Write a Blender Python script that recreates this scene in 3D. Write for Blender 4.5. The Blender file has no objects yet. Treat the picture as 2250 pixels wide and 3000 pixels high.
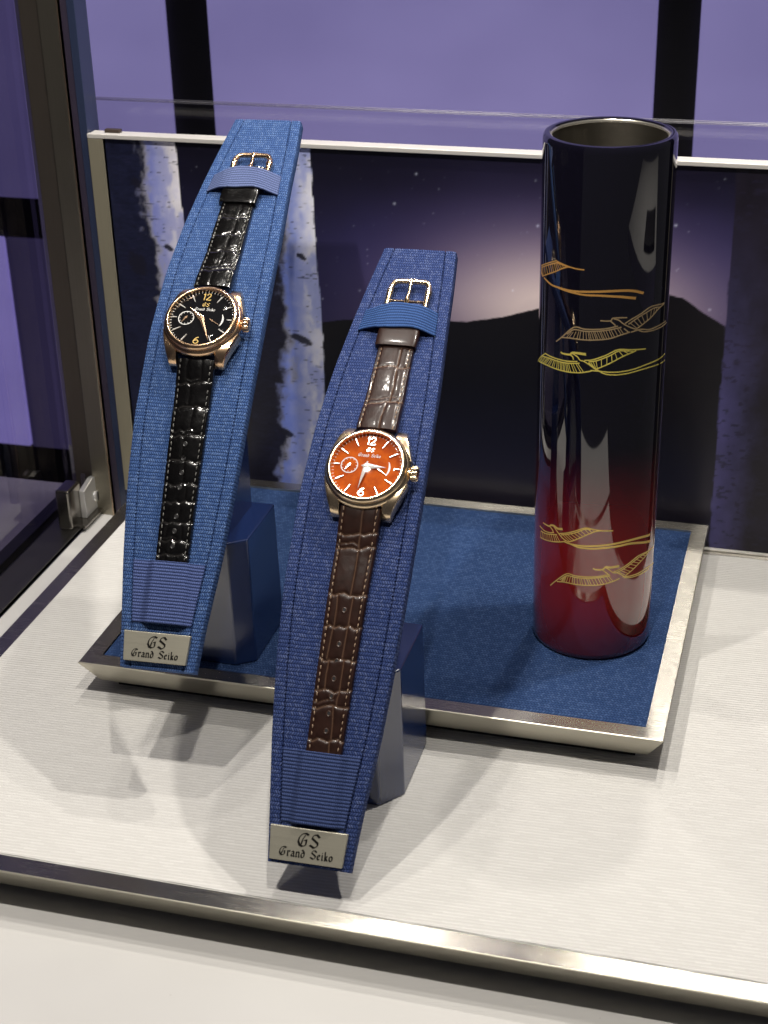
import bpy, bmesh, math, random
import numpy as np
from mathutils import Matrix, Vector

random.seed(4)
rng = np.random.default_rng(7)
K = 0.00114                      # metres per modelling unit (about a millimetre)
sc = bpy.context.scene

# ------------------------------------------------------------------ camera
cam = bpy.data.cameras.new('camera')
cam_ob = bpy.data.objects.new('camera', cam)
sc.collection.objects.link(cam_ob)
cam_ob.location = (315.37 * K, -569.04 * K, 413.94 * K)
cam_ob.rotation_euler = (math.radians(63.127), math.radians(1.3643), math.radians(15.529))
cam.sensor_fit = 'VERTICAL'
cam.sensor_height = 36.0
cam.lens = 4705.66 / 3000 * 36
cam.clip_start = 0.02
cam.clip_end = 50
cam.dof.use_dof = True
cam.dof.focus_distance = 715 * K
cam.dof.aperture_fstop = 22
sc.camera = cam_ob

# ------------------------------------------------------------------ world, lamps, exposure
world = bpy.data.worlds.new('World')
sc.world = world
world.use_nodes = True
bg = world.node_tree.nodes['Background']
bg.inputs[0].default_value = (0.62, 0.60, 0.66, 1)
bg.inputs[1].default_value = 0.072
sc.view_settings.view_transform = 'Standard'
sc.view_settings.look = 'None'
sc.view_settings.exposure = 0.0
sc.view_settings.gamma = 1.0


def spot(loc, target, watts, radius, cone, color=(1.0, 0.945, 0.865)):
    l = bpy.data.lights.new('spotlight', 'SPOT')
    l.energy = watts
    l.shadow_soft_size = radius * K
    l.spot_size = math.radians(cone)
    l.spot_blend = 0.6
    l.color = color
    o = bpy.data.objects.new('spotlight', l)
    o.location = Vector(loc) * K
    d = Vector(target) - Vector(loc)
    o.rotation_euler = d.to_track_quat('-Z', 'Y').to_euler()
    sc.collection.objects.link(o)
    return o


spot((22, -195, 700), (110, 0, 0), 9.2, 9, 92)
spot((230, -195, 700), (150, 0, 0), 7.4, 9, 92)
spot((22, 65, 700), (110, 0, 0), 4.4, 9, 92)
spot((345, 150, 700), (170, 0, 0), 10.0, 10, 92)
spot((14, 300, 700), (110, 0, 0), 2.8, 9, 92)
spot((226, 300, 700), (160, 0, 0), 5.4, 9, 92)
spot((1180, -90, 700), (1180, -90, 0), 26.0, 10, 110)      # added out of frame to light the counter reflected in the tumbler

# ------------------------------------------------------------------ mesh helpers
COL = sc.collection


class Thing:
    """an Empty at a thing's base; parts are given in scene units and stored locally"""
    def __init__(self, name, label, cat, M=None, group=None, kind=None):
        self.M = np.eye(4) if M is None else np.array(M, float)
        o = bpy.data.objects.new(name, None)
        o.empty_display_size = 0.01
        Mm = self.M.copy()
        Mm[:3, 3] *= K
        o.matrix_world = Matrix(Mm.tolist())
        COL.objects.link(o)
        o['label'] = label
        o['category'] = cat
        if group:
            o['group'] = group
        if kind:
            o['kind'] = kind
        self.o = o
        self.inv = np.linalg.inv(self.M)


def at(x, y, z):
    M = np.eye(4)
    M[:3, 3] = (x, y, z)
    return M


def mk(name, V, F, mat, parent=None, uv=None, smooth=False, local=False, sub=None, solid=0):
    """one mesh object; V in scene units (world unless local), parent = Thing, sub = parent part object"""
    V = np.array(V, float).reshape(-1, 3)
    if parent is not None and not local:
        V = V @ parent.inv[:3, :3].T + parent.inv[:3, 3]
    org = np.zeros(3)
    if parent is None:
        org = np.array([(V[:, 0].min() + V[:, 0].max()) / 2, (V[:, 1].min() + V[:, 1].max()) / 2, V[:, 2].min()])
        V = V - org
    me = bpy.data.meshes.new(name)
    me.from_pydata((V * K).tolist(), [], [tuple(f) for f in F])
    if uv is not None:
        uv = np.array(uv, float)
        lay = me.uv_layers.new(name='UVMap')
        idx = np.empty(len(me.loops), dtype=np.int32)
        me.loops.foreach_get('vertex_index', idx)
        lay.data.foreach_set('uv', uv[idx].ravel())
    me.update()
    bm = bmesh.new()
    bm.from_mesh(me)
    bmesh.ops.recalc_face_normals(bm, faces=bm.faces)
    bm.to_mesh(me)
    bm.free()
    if smooth:
        me.polygons.foreach_set('use_smooth', [True] * len(me.polygons))
        if smooth is not True:
            me.set_sharp_from_angle(angle=math.radians(smooth))
    me.materials.append(mat)
    o = bpy.data.objects.new(name, me)
    COL.objects.link(o)
    if sub is not None:
        o.parent = sub
    elif parent is not None:
        o.parent = parent.o
    else:
        o.location = Vector(org * K)
    return o


def tag(o, label, cat, group=None, kind=None):
    o['label'] = label
    if cat:
        o['category'] = cat
    if group:
        o['group'] = group
    if kind:
        o['kind'] = kind
    return o


def box(x0, x1, y0, y1, z0, z1, bev=0.0, seg=2):
    bm = bmesh.new()
    bmesh.ops.create_cube(bm, size=1)
    for v in bm.verts:
        v.co = Vector(((x0 + x1) / 2 + v.co.x * (x1 - x0), (y0 + y1) / 2 + v.co.y * (y1 - y0), (z0 + z1) / 2 + v.co.z * (z1 - z0)))
    if bev:
        bmesh.ops.bevel(bm, geom=bm.edges[:], offset=bev, segments=seg, affect='EDGES', profile=0.5)
    return out(bm)


def out(bm):
    bm.verts.ensure_lookup_table()
    bm.verts.index_update()
    V = [tuple(v.co) for v in bm.verts]
    F = [[v.index for v in f.verts] for f in bm.faces]
    bm.free()
    return V, F


def prism(poly, z0, z1, bev=0.0, top=None, seg=2):
    """poly: xy list; top: optional xy list for the upper outline"""
    bm = bmesh.new()
    top = top or poly
    a = [bm.verts.new((x, y, z0)) for x, y in poly]
    b = [bm.verts.new((x, y, z1)) for x, y in top]
    bm.faces.new(a[::-1])
    bm.faces.new(b)
    n = len(a)
    for i in range(n):
        bm.faces.new((a[i], a[(i + 1) % n], b[(i + 1) % n], b[i]))
    if bev:
        bmesh.ops.bevel(bm, geom=bm.edges[:], offset=bev, segments=seg, affect='EDGES', profile=0.5)
    return out(bm)


def lathe(prof, n=64, closed=False):
    """prof (r, z) about local z"""
    V, F, UV = [], [], []
    m = len(prof)
    acc = [0]
    for i in range(1, m):
        acc.append(acc[-1] + math.hypot(prof[i][0] - prof[i - 1][0], prof[i][1] - prof[i - 1][1]))
    for j in range(n):
        a = 2 * math.pi * j / n
        for i, (r, z) in enumerate(prof):
            V.append((r * math.cos(a), r * math.sin(a), z))
            UV.append((a * 20, acc[i]))
    for j in range(n):
        k = (j + 1) % n
        for i in range(m - 1 if not closed else m):
            i2 = (i + 1) % m
            F.append((j * m + i, k * m + i, k * m + i2, j * m + i2))
    if not closed:
        if prof[0][0] > 1e-6:
            pass
        V, F, UV = weld(V, F, UV)
    return V, F, UV


def weld(V, F, UV=None):
    key = {}
    mp = []
    nv, nu = [], []
    for i, v in enumerate(V):
        k = (round(v[0], 5), round(v[1], 5), round(v[2], 5))
        if k not in key:
            key[k] = len(nv)
            nv.append(v)
            if UV is not None:
                nu.append(UV[i])
        mp.append(key[k])
    nf = []
    for f in F:
        g = []
        for i in f:
            j = mp[i]
            if j not in g:
                g.append(j)
        if len(g) > 2:
            nf.append(g)
    return nv, nf, nu


def tube(pts, rad, n=8, caps=True):
    P = np.array(pts, float)
    R = np.full(len(P), rad) if np.isscalar(rad) else np.array(rad, float)
    V, F = [], []
    up0 = np.array([0, 0, 1.0])
    for i in range(len(P)):
        d = P[min(i + 1, len(P) - 1)] - P[max(i - 1, 0)]
        d = d / (np.linalg.norm(d) + 1e-12)
        u = up0 - d * (up0 @ d)
        if np.linalg.norm(u) < 1e-3:
            u = np.array([1.0, 0, 0]) - d * d[0]
        u /= np.linalg.norm(u)
        w = np.cross(d, u)
        for k in range(n):
            a = 2 * math.pi * k / n
            V.append(tuple(P[i] + R[i] * (u * math.cos(a) + w * math.sin(a))))
    for i in range(len(P) - 1):
        for k in range(n):
            k2 = (k + 1) % n
            F.append((i * n + k, i * n + k2, (i + 1) * n + k2, (i + 1) * n + k))
    if caps:
        F.append(tuple(range(n))[::-1])
        F.append(tuple((len(P) - 1) * n + k for k in range(n)))
    return V, F


def join(parts):
    V, F = [], []
    for v, f in parts:
        o = len(V)
        V += [tuple(q) for q in v]
        F += [[i + o for i in g] for g in f]
    return V, F


def xf(VF, M):
    V = np.array(VF[0], float) @ np.array(M)[:3, :3].T + np.array(M)[:3, 3]
    return V.tolist(), VF[1]


def grid_faces(nu, nv, wrap=False):
    F = []
    for i in range(nu - 1):
        for j in range(nv if wrap else nv - 1):
            j2 = (j + 1) % nv
            F.append((i * nv + j, (i + 1) * nv + j, (i + 1) * nv + j2, i * nv + j2))
    return F


# strokes drawn with a broad nib, or with an even round width, as thin raised pieces
def nib(strokes, w, ang=40, th=0.12, z=0.0, ox=0, oy=0, sx=1, sy=1):
    parts = []
    c, s = math.cos(math.radians(ang)) * w / 2, math.sin(math.radians(ang)) * w / 2
    k = 0
    for st in strokes:
        for (x0, y0), (x1, y1) in zip(st[:-1], st[1:]):
            x0, y0, x1, y1 = ox + x0 * sx, oy + y0 * sy, ox + x1 * sx, oy + y1 * sy
            q = [(x0 - c, y0 - s), (x0 + c, y0 + s), (x1 + c, y1 + s), (x1 - c, y1 - s)]
            ar = sum(q[i][0] * q[(i + 1) % 4][1] - q[(i + 1) % 4][0] * q[i][1] for i in range(4))
            if abs(ar) / 2 < w * 0.34 * math.hypot(x1 - x0, y1 - y0):
                d = math.hypot(x1 - x0, y1 - y0) + 1e-9
                nx, ny = -(y1 - y0) / d * w * 0.17, (x1 - x0) / d * w * 0.17
                q = [(x0 - nx, y0 - ny), (x0 + nx, y0 + ny), (x1 + nx, y1 + ny), (x1 - nx, y1 - ny)]
            parts.append(prism(q, z, z + th + 0.004 * (k % 5)))
            k += 1
    return join(parts)


def ribbon2d(pts, w):
    """outline of an even-width stroke through 2D points; w number or list"""
    P = np.array(pts, float)
    n = len(P)
    ws = np.full(n, w) if np.isscalar(w) else np.array(w)
    L, R = [], []
    for i in range(n):
        d = P[min(i + 1, n - 1)] - P[max(i - 1, 0)]
        d /= np.linalg.norm(d) + 1e-9
        nn = np.array([-d[1], d[0]]) * ws[i] / 2
        L.append(P[i] + nn)
        R.append(P[i] - nn)
    return L, R


def stroke(pts, w, z, th):
    L, R = ribbon2d(pts, w)
    n = len(L)
    V = [(*p, z) for p in L] + [(*p, z) for p in R] + [(*p, z + th) for p in L] + [(*p, z + th) for p in R]
    F = []
    for i in range(n - 1):
        F.append((2 * n + i, 2 * n + i + 1, 3 * n + i + 1, 3 * n + i))
        F.append((i, i + 1, 2 * n + i + 1, 2 * n + i))
        F.append((n + i, n + i + 1, 3 * n + i + 1, 3 * n + i))
    F.append((0, n, 3 * n, 2 * n))
    F.append((n - 1, 2 * n - 1, 4 * n - 1, 3 * n - 1))
    return V, F


def smooth_pts(pts, n=24):
    """Catmull-Rom through the points"""
    P = np.array(pts, float)
    P = np.vstack([2 * P[0] - P[1], P, 2 * P[-1] - P[-2]])
    res = []
    m = len(P) - 3
    per = max(2, n // m)
    for i in range(m):
        p0, p1, p2, p3 = P[i:i + 4]
        for t in np.linspace(0, 1, per, endpoint=(i == m - 1)):
            res.append(0.5 * ((2 * p1) + (-p0 + p2) * t + (2 * p0 - 5 * p1 + 4 * p2 - p3) * t ** 2 + (-p0 + 3 * p1 - 3 * p2 + p3) * t ** 3))
    return np.array(res)


# ------------------------------------------------------------------ materials
class X:
    """tiny expression builder over Math nodes"""
    def __init__(self, nt, s):
        self.nt, self.s = nt, s

    def _m(self, op, a, b=None, c=None):
        n = self.nt.nodes.new('ShaderNodeMath')
        n.operation = op
        for i, q in enumerate((a, b, c)):
            if q is None:
                continue
            if isinstance(q, X):
                self.nt.links.new(q.s, n.inputs[i])
            else:
                n.inputs[i].default_value = q
        return X(self.nt, n.outputs[0])

    def __add__(self, o): return self._m('ADD', self, o)
    def __sub__(self, o): return self._m('SUBTRACT', self, o)
    def __rsub__(self, o): return self._m('SUBTRACT', o, self)
    def __mul__(self, o): return self._m('MULTIPLY', self, o)
    def __truediv__(self, o): return self._m('DIVIDE', self, o)
    __radd__ = __add__
    __rmul__ = __mul__
    def floor(self): return self._m('FLOOR', self)
    def frac(self): return self._m('FRACT', self)
    def sin(self): return self._m('SINE', self)
    def abs(self): return self._m('ABSOLUTE', self)
    def mod(self, o): return self._m('FLOORED_MODULO', self, o)
    def pow(self, o): return self._m('POWER', self, o)
    def max(self, o): return self._m('MAXIMUM', self, o)
    def min(self, o): return self._m('MINIMUM', self, o)
    def step(self, a, b):
        n = self.nt.nodes.new('ShaderNodeMapRange')
        n.interpolation_type = 'SMOOTHSTEP'
        self.nt.links.new(self.s, n.inputs[0])
        n.inputs[1].default_value, n.inputs[2].default_value = a, b
        return X(self.nt, n.outputs[0])


class Mat:
    def __init__(self, name, color=(0.5, 0.5, 0.5), rough=0.5, metal=0.0, **kw):
        self.m = bpy.data.materials.new(name)
        self.m.use_nodes = True
        self.nt = self.m.node_tree
        self.b = self.nt.nodes['Principled BSDF']
        self.b.inputs['Base Color'].default_value = (*color, 1)
        self.b.inputs['Roughness'].default_value = rough
        self.b.inputs['Metallic'].default_value = metal
        for k, v in kw.items():
            self.b.inputs[k.replace('_', ' ')].default_value = v

    def uv(self):
        n = self.nt.nodes.new('ShaderNodeUVMap')
        s = self.nt.nodes.new('ShaderNodeSeparateXYZ')
        self.nt.links.new(n.outputs[0], s.inputs[0])
        return X(self.nt, s.outputs[0]), X(self.nt, s.outputs[1])

    def pos(self):
        """object coordinates in scene units"""
        n = self.nt.nodes.new('ShaderNodeTexCoord')
        s = self.nt.nodes.new('ShaderNodeSeparateXYZ')
        self.nt.links.new(n.outputs['Object'], s.inputs[0])
        return [X(self.nt, s.outputs[i]) * (1 / K) for i in range(3)]

    def vec(self, a, b, c=0.0):
        n = self.nt.nodes.new('ShaderNodeCombineXYZ')
        for i, q in enumerate((a, b, c)):
            if isinstance(q, X):
                self.nt.links.new(q.s, n.inputs[i])
            else:
                n.inputs[i].default_value = q
        return n.outputs[0]

    def noise(self, vec, scale=1.0, detail=2.0, rough=0.5):
        n = self.nt.nodes.new('ShaderNodeTexNoise')
        self.nt.links.new(vec, n.inputs['Vector'])
        n.inputs['Scale'].default_value = scale
        n.inputs['Detail'].default_value = detail
        n.inputs['Roughness'].default_value = rough
        return X(self.nt, n.outputs['Fac'])

    def white(self, vec):
        n = self.nt.nodes.new('ShaderNodeTexWhiteNoise')
        self.nt.links.new(vec, n.inputs['Vector'])
        return X(self.nt, n.outputs['Value'])

    def mix(self, fac, a, b):
        n = self.nt.nodes.new('ShaderNodeMix')
        n.data_type = 'RGBA'
        if isinstance(fac, X):
            self.nt.links.new(fac.s, n.inputs[0])
        else:
            n.inputs[0].default_value = fac
        for i, q in ((6, a), (7, b)):
            if isinstance(q, tuple):
                n.inputs[i].default_value = (*q, 1)
            else:
                self.nt.links.new(q, n.inputs[i])
        return n.outputs[2]

    def set(self, name, s):
        self.nt.links.new(s.s if isinstance(s, X) else s, self.b.inputs[name])
        return self

    def bump(self, h, dist, strength=1.0):
        n = self.nt.nodes.new('ShaderNodeBump')
        n.inputs['Strength'].default_value = strength
        n.inputs['Distance'].default_value = dist * K
        self.nt.links.new(h.s, n.inputs['Height'])
        self.nt.links.new(n.outputs[0], self.b.inputs['Normal'])
        return self

    def tangent(self):
        n = self.nt.nodes.new('ShaderNodeTangent')
        n.direction_type = 'UV_MAP'
        n.uv_map = 'UVMap'
        self.nt.links.new(n.outputs[0], self.b.inputs['Tangent'])
        return self


def weave(name, dark, light, fleck, rowh=1.5, colw=1.05, depth=0.45, rough=0.85, slant=0.75):
    m = Mat(name, light, rough)
    m.b.inputs['Specular IOR Level'].default_value = 0.12
    u, v = m.uv()
    wob = m.noise(m.vec(u * 0.12, v * 0.12), 1.0, 2)
    v = v + wob * 0.9
    vr = v * (1 / rowh)
    row = vr.floor()
    fv = vr.frac()
    alt = row.mod(2.0) * 2.0 - 1.0
    uu = u * (1 / colw) + row * 0.5 + fv * alt * slant
    col = uu.floor()
    fu = uu.frac()
    bu = 1.0 - (fu * 2.0 - 1.0) * (fu * 2.0 - 1.0)
    bv = 1.0 - (fv * 2.0 - 1.0).abs().pow(3.0) * 0.8
    rnd = m.white(m.vec(row, col))
    h = bu.max(0.0).pow(0.6) * bv.max(0.0) * (rnd * 0.35 + 0.65)
    c = m.mix(h, dark, light)
    fine = m.noise(m.vec(u * 3.1, v * 3.1), 1.0, 2)
    c = m.mix(rnd.step(0.35, 1.0) * h * 0.22 + fine.step(0.5, 0.8) * 0.05, c, fleck)
    m.set('Base Color', c)
    m.bump(h + fine * 0.3, depth)
    return m.m


def brushed(name, color, rough=0.3, along='u', aniso=0.7, bump=0.03, metal=1.0):
    m = Mat(name, color, rough, metal)
    m.b.inputs['Anisotropic Rotation'].default_value = 0.25 if along == 'u' else 0.0
    u, v = m.uv()
    a, b = (u, v) if along == 'u' else (v, u)
    n1 = m.noise(m.vec(a * 0.035, b * 7.0), 1.0, 3, 0.6)
    n2 = m.noise(m.vec(a * 0.02, b * 0.9), 1.0, 2, 0.5)
    big = m.noise(m.vec(u * 0.02, v * 0.05), 1.0, 2)
    m.set('Roughness', n1 * 0.05 + big * 0.05 + (rough - 0.05))
    m.set('Base Color', m.mix(n1 * 0.5 + n2 * 0.4, tuple(c * 0.80 for c in color), tuple(min(1, c * 1.1) for c in color)))
    m.b.inputs['Anisotropic'].default_value = aniso
    m.tangent()
    m.bump(n1, bump)
    return m.m


def glassy(name, tint, rough=0.02, ior=1.5, gain=1.0):
    """clear sheet glass: see-through with Fresnel reflections"""
    m = bpy.data.materials.new(name)
    m.use_nodes = True
    nt = m.node_tree
    nt.nodes.remove(nt.nodes['Principled BSDF'])
    t = nt.nodes.new('ShaderNodeBsdfTransparent')
    t.inputs[0].default_value = (*tint, 1)
    g = nt.nodes.new('ShaderNodeBsdfGlossy')
    g.inputs['Roughness'].default_value = rough
    g.inputs[0].default_value = (gain, gain, gain, 1)
    f = nt.nodes.new('ShaderNodeFresnel')
    ge = nt.nodes.new('ShaderNodeNewGeometry')
    mr = nt.nodes.new('ShaderNodeMapRange')      # same reflectance from both sides of the sheet
    nt.links.new(ge.outputs['Backfacing'], mr.inputs[0])
    mr.inputs[3].default_value, mr.inputs[4].default_value = ior, 1 / ior
    nt.links.new(mr.outputs[0], f.inputs[0])
    mx = nt.nodes.new('ShaderNodeMixShader')
    nt.links.new(f.outputs[0], mx.inputs[0])
    nt.links.new(t.outputs[0], mx.inputs[1])
    nt.links.new(g.outputs[0], mx.inputs[2])
    nt.links.new(mx.outputs[0], nt.nodes['Material Output'].inputs[0])
    return m


def emit(name, color, strength):
    m = bpy.data.materials.new(name)
    m.use_nodes = True
    b = m.node_tree.nodes['Principled BSDF']
    b.inputs['Base Color'].default_value = (*color, 1)
    b.inputs['Emission Color'].default_value = (*color, 1)
    b.inputs['Emission Strength'].default_value = strength
    b.inputs['Roughness'].default_value = 0.5
    return m


def attr_mat(name, attr, rough, **kw):
    m = Mat(name, (0.5, 0.5, 0.5), rough, **kw)
    a = m.nt.nodes.new('ShaderNodeAttribute')
    a.attribute_name = attr
    m.set('Base Color', a.outputs['Color'])
    return m


def set_colors(o, name, cols):
    c = o.data.color_attributes.new(name, 'FLOAT_COLOR', 'POINT')
    a = np.ones((len(cols), 4), np.float32)
    a[:, :3] = cols
    c.data.foreach_set('color', a.ravel())


STEEL = (0.60, 0.565, 0.49)
MAT = {}
MAT['steel'] = brushed('brushed_steel', (0.64, 0.61, 0.54), 0.265, 'u', 1.0, 0.02, 1.0)
MAT['steel_flank'] = brushed('satin_steel_flank', (0.68, 0.645, 0.54), 0.33, 'u', 0.2, 0.01, 0.92)
MAT['plaque'] = brushed('brushed_plaque', (0.50, 0.475, 0.385), 0.40, 'u', 0.5, 0.05, 0.6)
MAT['post'] = brushed('dark_post_metal', (0.32, 0.295, 0.235), 0.34, 'v', 0.3, 0.03, 0.95)
MAT['weave_stand'] = weave('blue_knit_cover', (0.010, 0.028, 0.110), (0.082, 0.162, 0.385), (0.24, 0.34, 0.56))
MAT['weave_shaded'] = weave('shaded_blue_knit', (0.007, 0.016, 0.075), (0.060, 0.096, 0.262), (0.23, 0.27, 0.44))  # darker copy of the blue knit; the front stand's weaker light is painted in
MAT['weave_tray'] = weave('blue_tray_cloth', (0.008, 0.024, 0.085), (0.052, 0.105, 0.26), (0.16, 0.24, 0.42), 1.7, 1.4, 0.4)
MAT['white_lam'] = Mat('white_counter_laminate', (0.78, 0.76, 0.72), 0.42).m
MAT['black'] = Mat('matte_black', (0.012, 0.011, 0.013), 0.7).m
MAT['blackgloss'] = Mat('black_metal', (0.02, 0.02, 0.024), 0.35).m

# ================================================================== the setting
# rear wall: black, with violet panels whose lighting is put in as emission
Y_WALL = 600
V, F = box(-900, 900, Y_WALL, Y_WALL + 30, -700, 1300)
o = mk('wall', V, F, MAT['black'])
o['kind'] = 'structure'


def violet(name, strength):
    m = Mat(name, (0.30, 0.26, 0.48), 0.55)
    x, y, z = m.pos()
    n = m.noise(m.vec(x * 0.004, y * 0.0, z * 0.006), 1.0, 3, 0.55)
    fine = m.noise(m.vec(x * 0.05, 0.0, z * 0.05), 1.0, 2, 0.5)
    c = m.mix(n.step(0.15, 0.85), (0.108, 0.094, 0.225), (0.172, 0.150, 0.322))
    c = m.mix(fine * 0.25, c, (0.15, 0.14, 0.29))
    m.set('Emission Color', c)
    m.b.inputs['Emission Strength'].default_value = strength  # glow stands in for violet light falling on the wall
    return m.m


MAT['violet'] = violet('violet_wall_glow', 1.1)
MAT['violet2'] = violet('violet_wall_glow_strong', 3.4)
MAT['violet3'] = violet('violet_wall_glow_dim', 0.32)
for (x0, x1, z0, z1, lab, mat) in (
        (-620, -186, 55, 900, 'violet wall panel with painted glow left of the left black upright, beside the post', 'violet'),
        (-151, 185, -500, 900, 'wide violet wall panel with painted glow between the two black uprights', 'violet'),
        (215, 640, -500, 900, 'violet wall panel with painted glow right of the right black upright, behind the tumbler', 'violet'),
        (-640, -348, -171, 20, 'violet wall panel with strong painted glow seen low through the glass door', 'violet2'),
        (-346, -262, -171, 20, 'violet wall panel with faint painted glow seen low through the glass door beside the post', 'violet3')):
    V, F = box(x0, x1, Y_WALL - 6, Y_WALL - 0.5, z0, z1, 1.0, 1)
    tag(mk('glow_panel', V, F, MAT[mat]), lab, 'light panel', 'violet wall panels')

# the white counter under everything
m = Mat('white_counter', (0.74, 0.72, 0.685), 0.40)
x, y, z = m.pos()
n = m.noise(m.vec(x * 0.01, y * 0.01, 0.0), 1.0, 3)
sp = m.noise(m.vec(x * 0.35, y * 0.35, 3.0), 1.0, 1)
c = m.mix(n.step(0.3, 0.7), (0.60, 0.59, 0.575), (0.64, 0.63, 0.615))
m.set('Base Color', m.mix(sp.step(0.78, 0.84) * 0.5, c, (0.35, 0.32, 0.28)))
V, F = box(-90, 374, -262, 300, -60, -19, 0.6)
o = mk('counter', V, F, m.m)
o['kind'] = 'structure'
V, F = box(-620, -121, -262, 246, -60, -19, 0.6)
o = mk('side_counter', V, F, Mat('white_side_counter', (0.86, 0.85, 0.83), 0.35).m)
o['kind'] = 'structure'

# counter and dark platform added out of frame, only to shape the tumbler's reflection
V, F = box(930, 1750, -620, 260, -60, -19, 0.6)
o = mk('reflection_counter', V, F, m.m)
o['kind'] = 'structure'
V, F = box(1010, 1220, -130, 200, -18.9, -6, 2.0)
o = mk('reflection_platform', V, F, MAT['black'])
o['kind'] = 'structure'


def frame_bars(thing, corners, prof, mats, names, uvdir='u'):
    """mitred bars round a rectangle; prof = (inset, z); one object per bar"""
    c = np.array(corners, float)
    n = len(c)
    ctr = c.mean(0)
    for i in range(n):
        a, b = c[i], c[(i + 1) % n]
        d = (b - a) / np.linalg.norm(b - a)
        nn = np.array([-d[1], d[0]])
        V, UV = [], []
        acc = 0
        for k, (ins, z) in enumerate(prof):
            if k:
                acc += math.hypot(ins - prof[k - 1][0], z - prof[k - 1][1])
            g = 0.04
            p = a + nn * ins + d * (ins + g)
            q = b + nn * ins - d * (ins + g)
            for s in (p, q):
                V.append((s[0], s[1], z))
                UV.append((s[0], s[1] + z))
        m_ = len(prof)
        F = [(2 * k, 2 * k + 1, 2 * ((k + 1) % m_) + 1, 2 * ((k + 1) % m_)) for k in range(m_)]
        F.append([2 * k for k in range(m_)])
        F.append([2 * k + 1 for k in range(m_)][::-1])
        ob = mk(names, V, F, mats[0], thing, uv=UV)
        ob.data.materials.append(mats[1])
        for p in ob.data.polygons:
            if abs(p.normal.z) < 0.9 and p.index < m_:
                p.material_index = 1


# ---- display plinth
PX0, PX1, PY0, PY1 = -63.4, 352, -123.9, 214.7
t = Thing('display_plinth', 'low wide display plinth with white ribbed cloth top and brushed steel edge', 'plinth', at(188, 45, -19))
frame_bars(t, [(PX0, PY0), (PX1, PY0), (PX1, PY1), (PX0, PY1)],
           [(0.5, 0.0), (9.2, 0.0), (9.2, -5), (9.2, -13.1), (7.1, -13.1), (0.12, -0.55), (0.2, -0.2)],
           (MAT['steel'], MAT['steel_flank']), 'frame_bar')
V, F = box(PX0 + 13, PX1 - 13, PY0 + 14, PY1 - 13, -19, -5)
mk('foot', V, F, MAT['black'], t)
# ribbed cloth: real ribs at a slight angle
m = Mat('white_ribbed_cloth', (0.80, 0.77, 0.71), 0.62)
m.b.inputs['Specular IOR Level'].default_value = 0.35
u, v = m.uv()
pit = 1.85
seg = (u * (1 / 6.0) + (v * (1 / pit)).floor() * 0.37)
rnd = m.white(m.vec(seg.floor(), (v * (1 / pit)).floor()))
fine = m.noise(m.vec(u * 2.2, v * 2.6), 1.0, 2)
big = m.noise(m.vec(u * 0.02, v * 0.02), 1.0, 2)
crest = (v * (1 / pit)).frac()
crest = (1.0 - (crest * 2.0 - 1.0).abs()).pow(1.5)
c = m.mix(crest * (rnd * 0.5 + 0.5), (0.625, 0.612, 0.588), (0.79, 0.78, 0.754))
c = m.mix(fine * 0.28, c, (0.58, 0.565, 0.54))
sp = m.noise(m.vec(u * 0.25, v * 0.25, 2.0), 1.0, 1)
m.set('Base Color', m.mix(sp.step(0.80, 0.86) * 0.5, c, (0.35, 0.31, 0.26)))
m.bump(fine + rnd * 0.6, 0.10)
ang = math.radians(3.0)
ca, sa = math.cos(ang), math.sin(ang)
bm = bmesh.new()
uvl = bm.loops.layers.uv.new('UVMap')
prev = None
nr = int(420 / pit)
prof = [(0.0, -0.12), (0.18, 0.02), (0.36, 0.13), (0.5, 0.16), (0.64, 0.13), (0.82, 0.02)]
for i in range(nr * len(prof)):
    k, j = divmod(i, len(prof))
    vv = -40 + (k + prof[j][0]) * pit - 130
    hz = prof[j][1] + 0.25
    cur = []
    for uu in np.linspace(-90, 480, 9):
        cur.append((bm.verts.new((uu * ca - vv * sa, uu * sa + vv * ca, hz)), uu, vv))
    if prev:
        for q in range(8):
            f = bm.faces.new((prev[q][0], prev[q + 1][0], cur[q + 1][0], cur[q][0]))
            for lp, (_, a, b) in zip(f.loops, (prev[q], prev[q + 1], cur[q + 1], cur[q])):
                lp[uvl].uv = (a, b)
    prev = cur
for co, no in (((PX0 + 9.6, 0, 0), (-1, 0, 0)), ((PX1 - 9.6, 0, 0), (1, 0, 0)), ((0, PY0 + 9.8, 0), (0, -1, 0)), ((0, PY1 - 9.5, 0), (0, 1, 0))):
    bmesh.ops.bisect_plane(bm, geom=bm.verts[:] + bm.edges[:] + bm.faces[:], plane_co=co, plane_no=no, clear_outer=True)
for vtx in bm.verts:
    vtx.co = (Vector(vtx.co) - Vector((188, 45, -19))) * K
me = bpy.data.meshes.new('ribbed_cloth')
bm.to_mesh(me)
bm.free()
me.polygons.foreach_set('use_smooth', [True] * len(me.polygons))
me.materials.append(m.m)
o = bpy.data.objects.new('ribbed_cloth', me)
COL.objects.link(o)
o.parent = t.o
# rolled edge of the cloth along the frame
V, F = box(PX0 + 9.3, PX1 - 9.4, PY0 + 9.4, PY1 - 9.4, -4.5, 0.05, 0.25)
mk('cloth_backing', V, F, Mat('cloth_edge', (0.70, 0.69, 0.66), 0.6).m, t)

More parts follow.
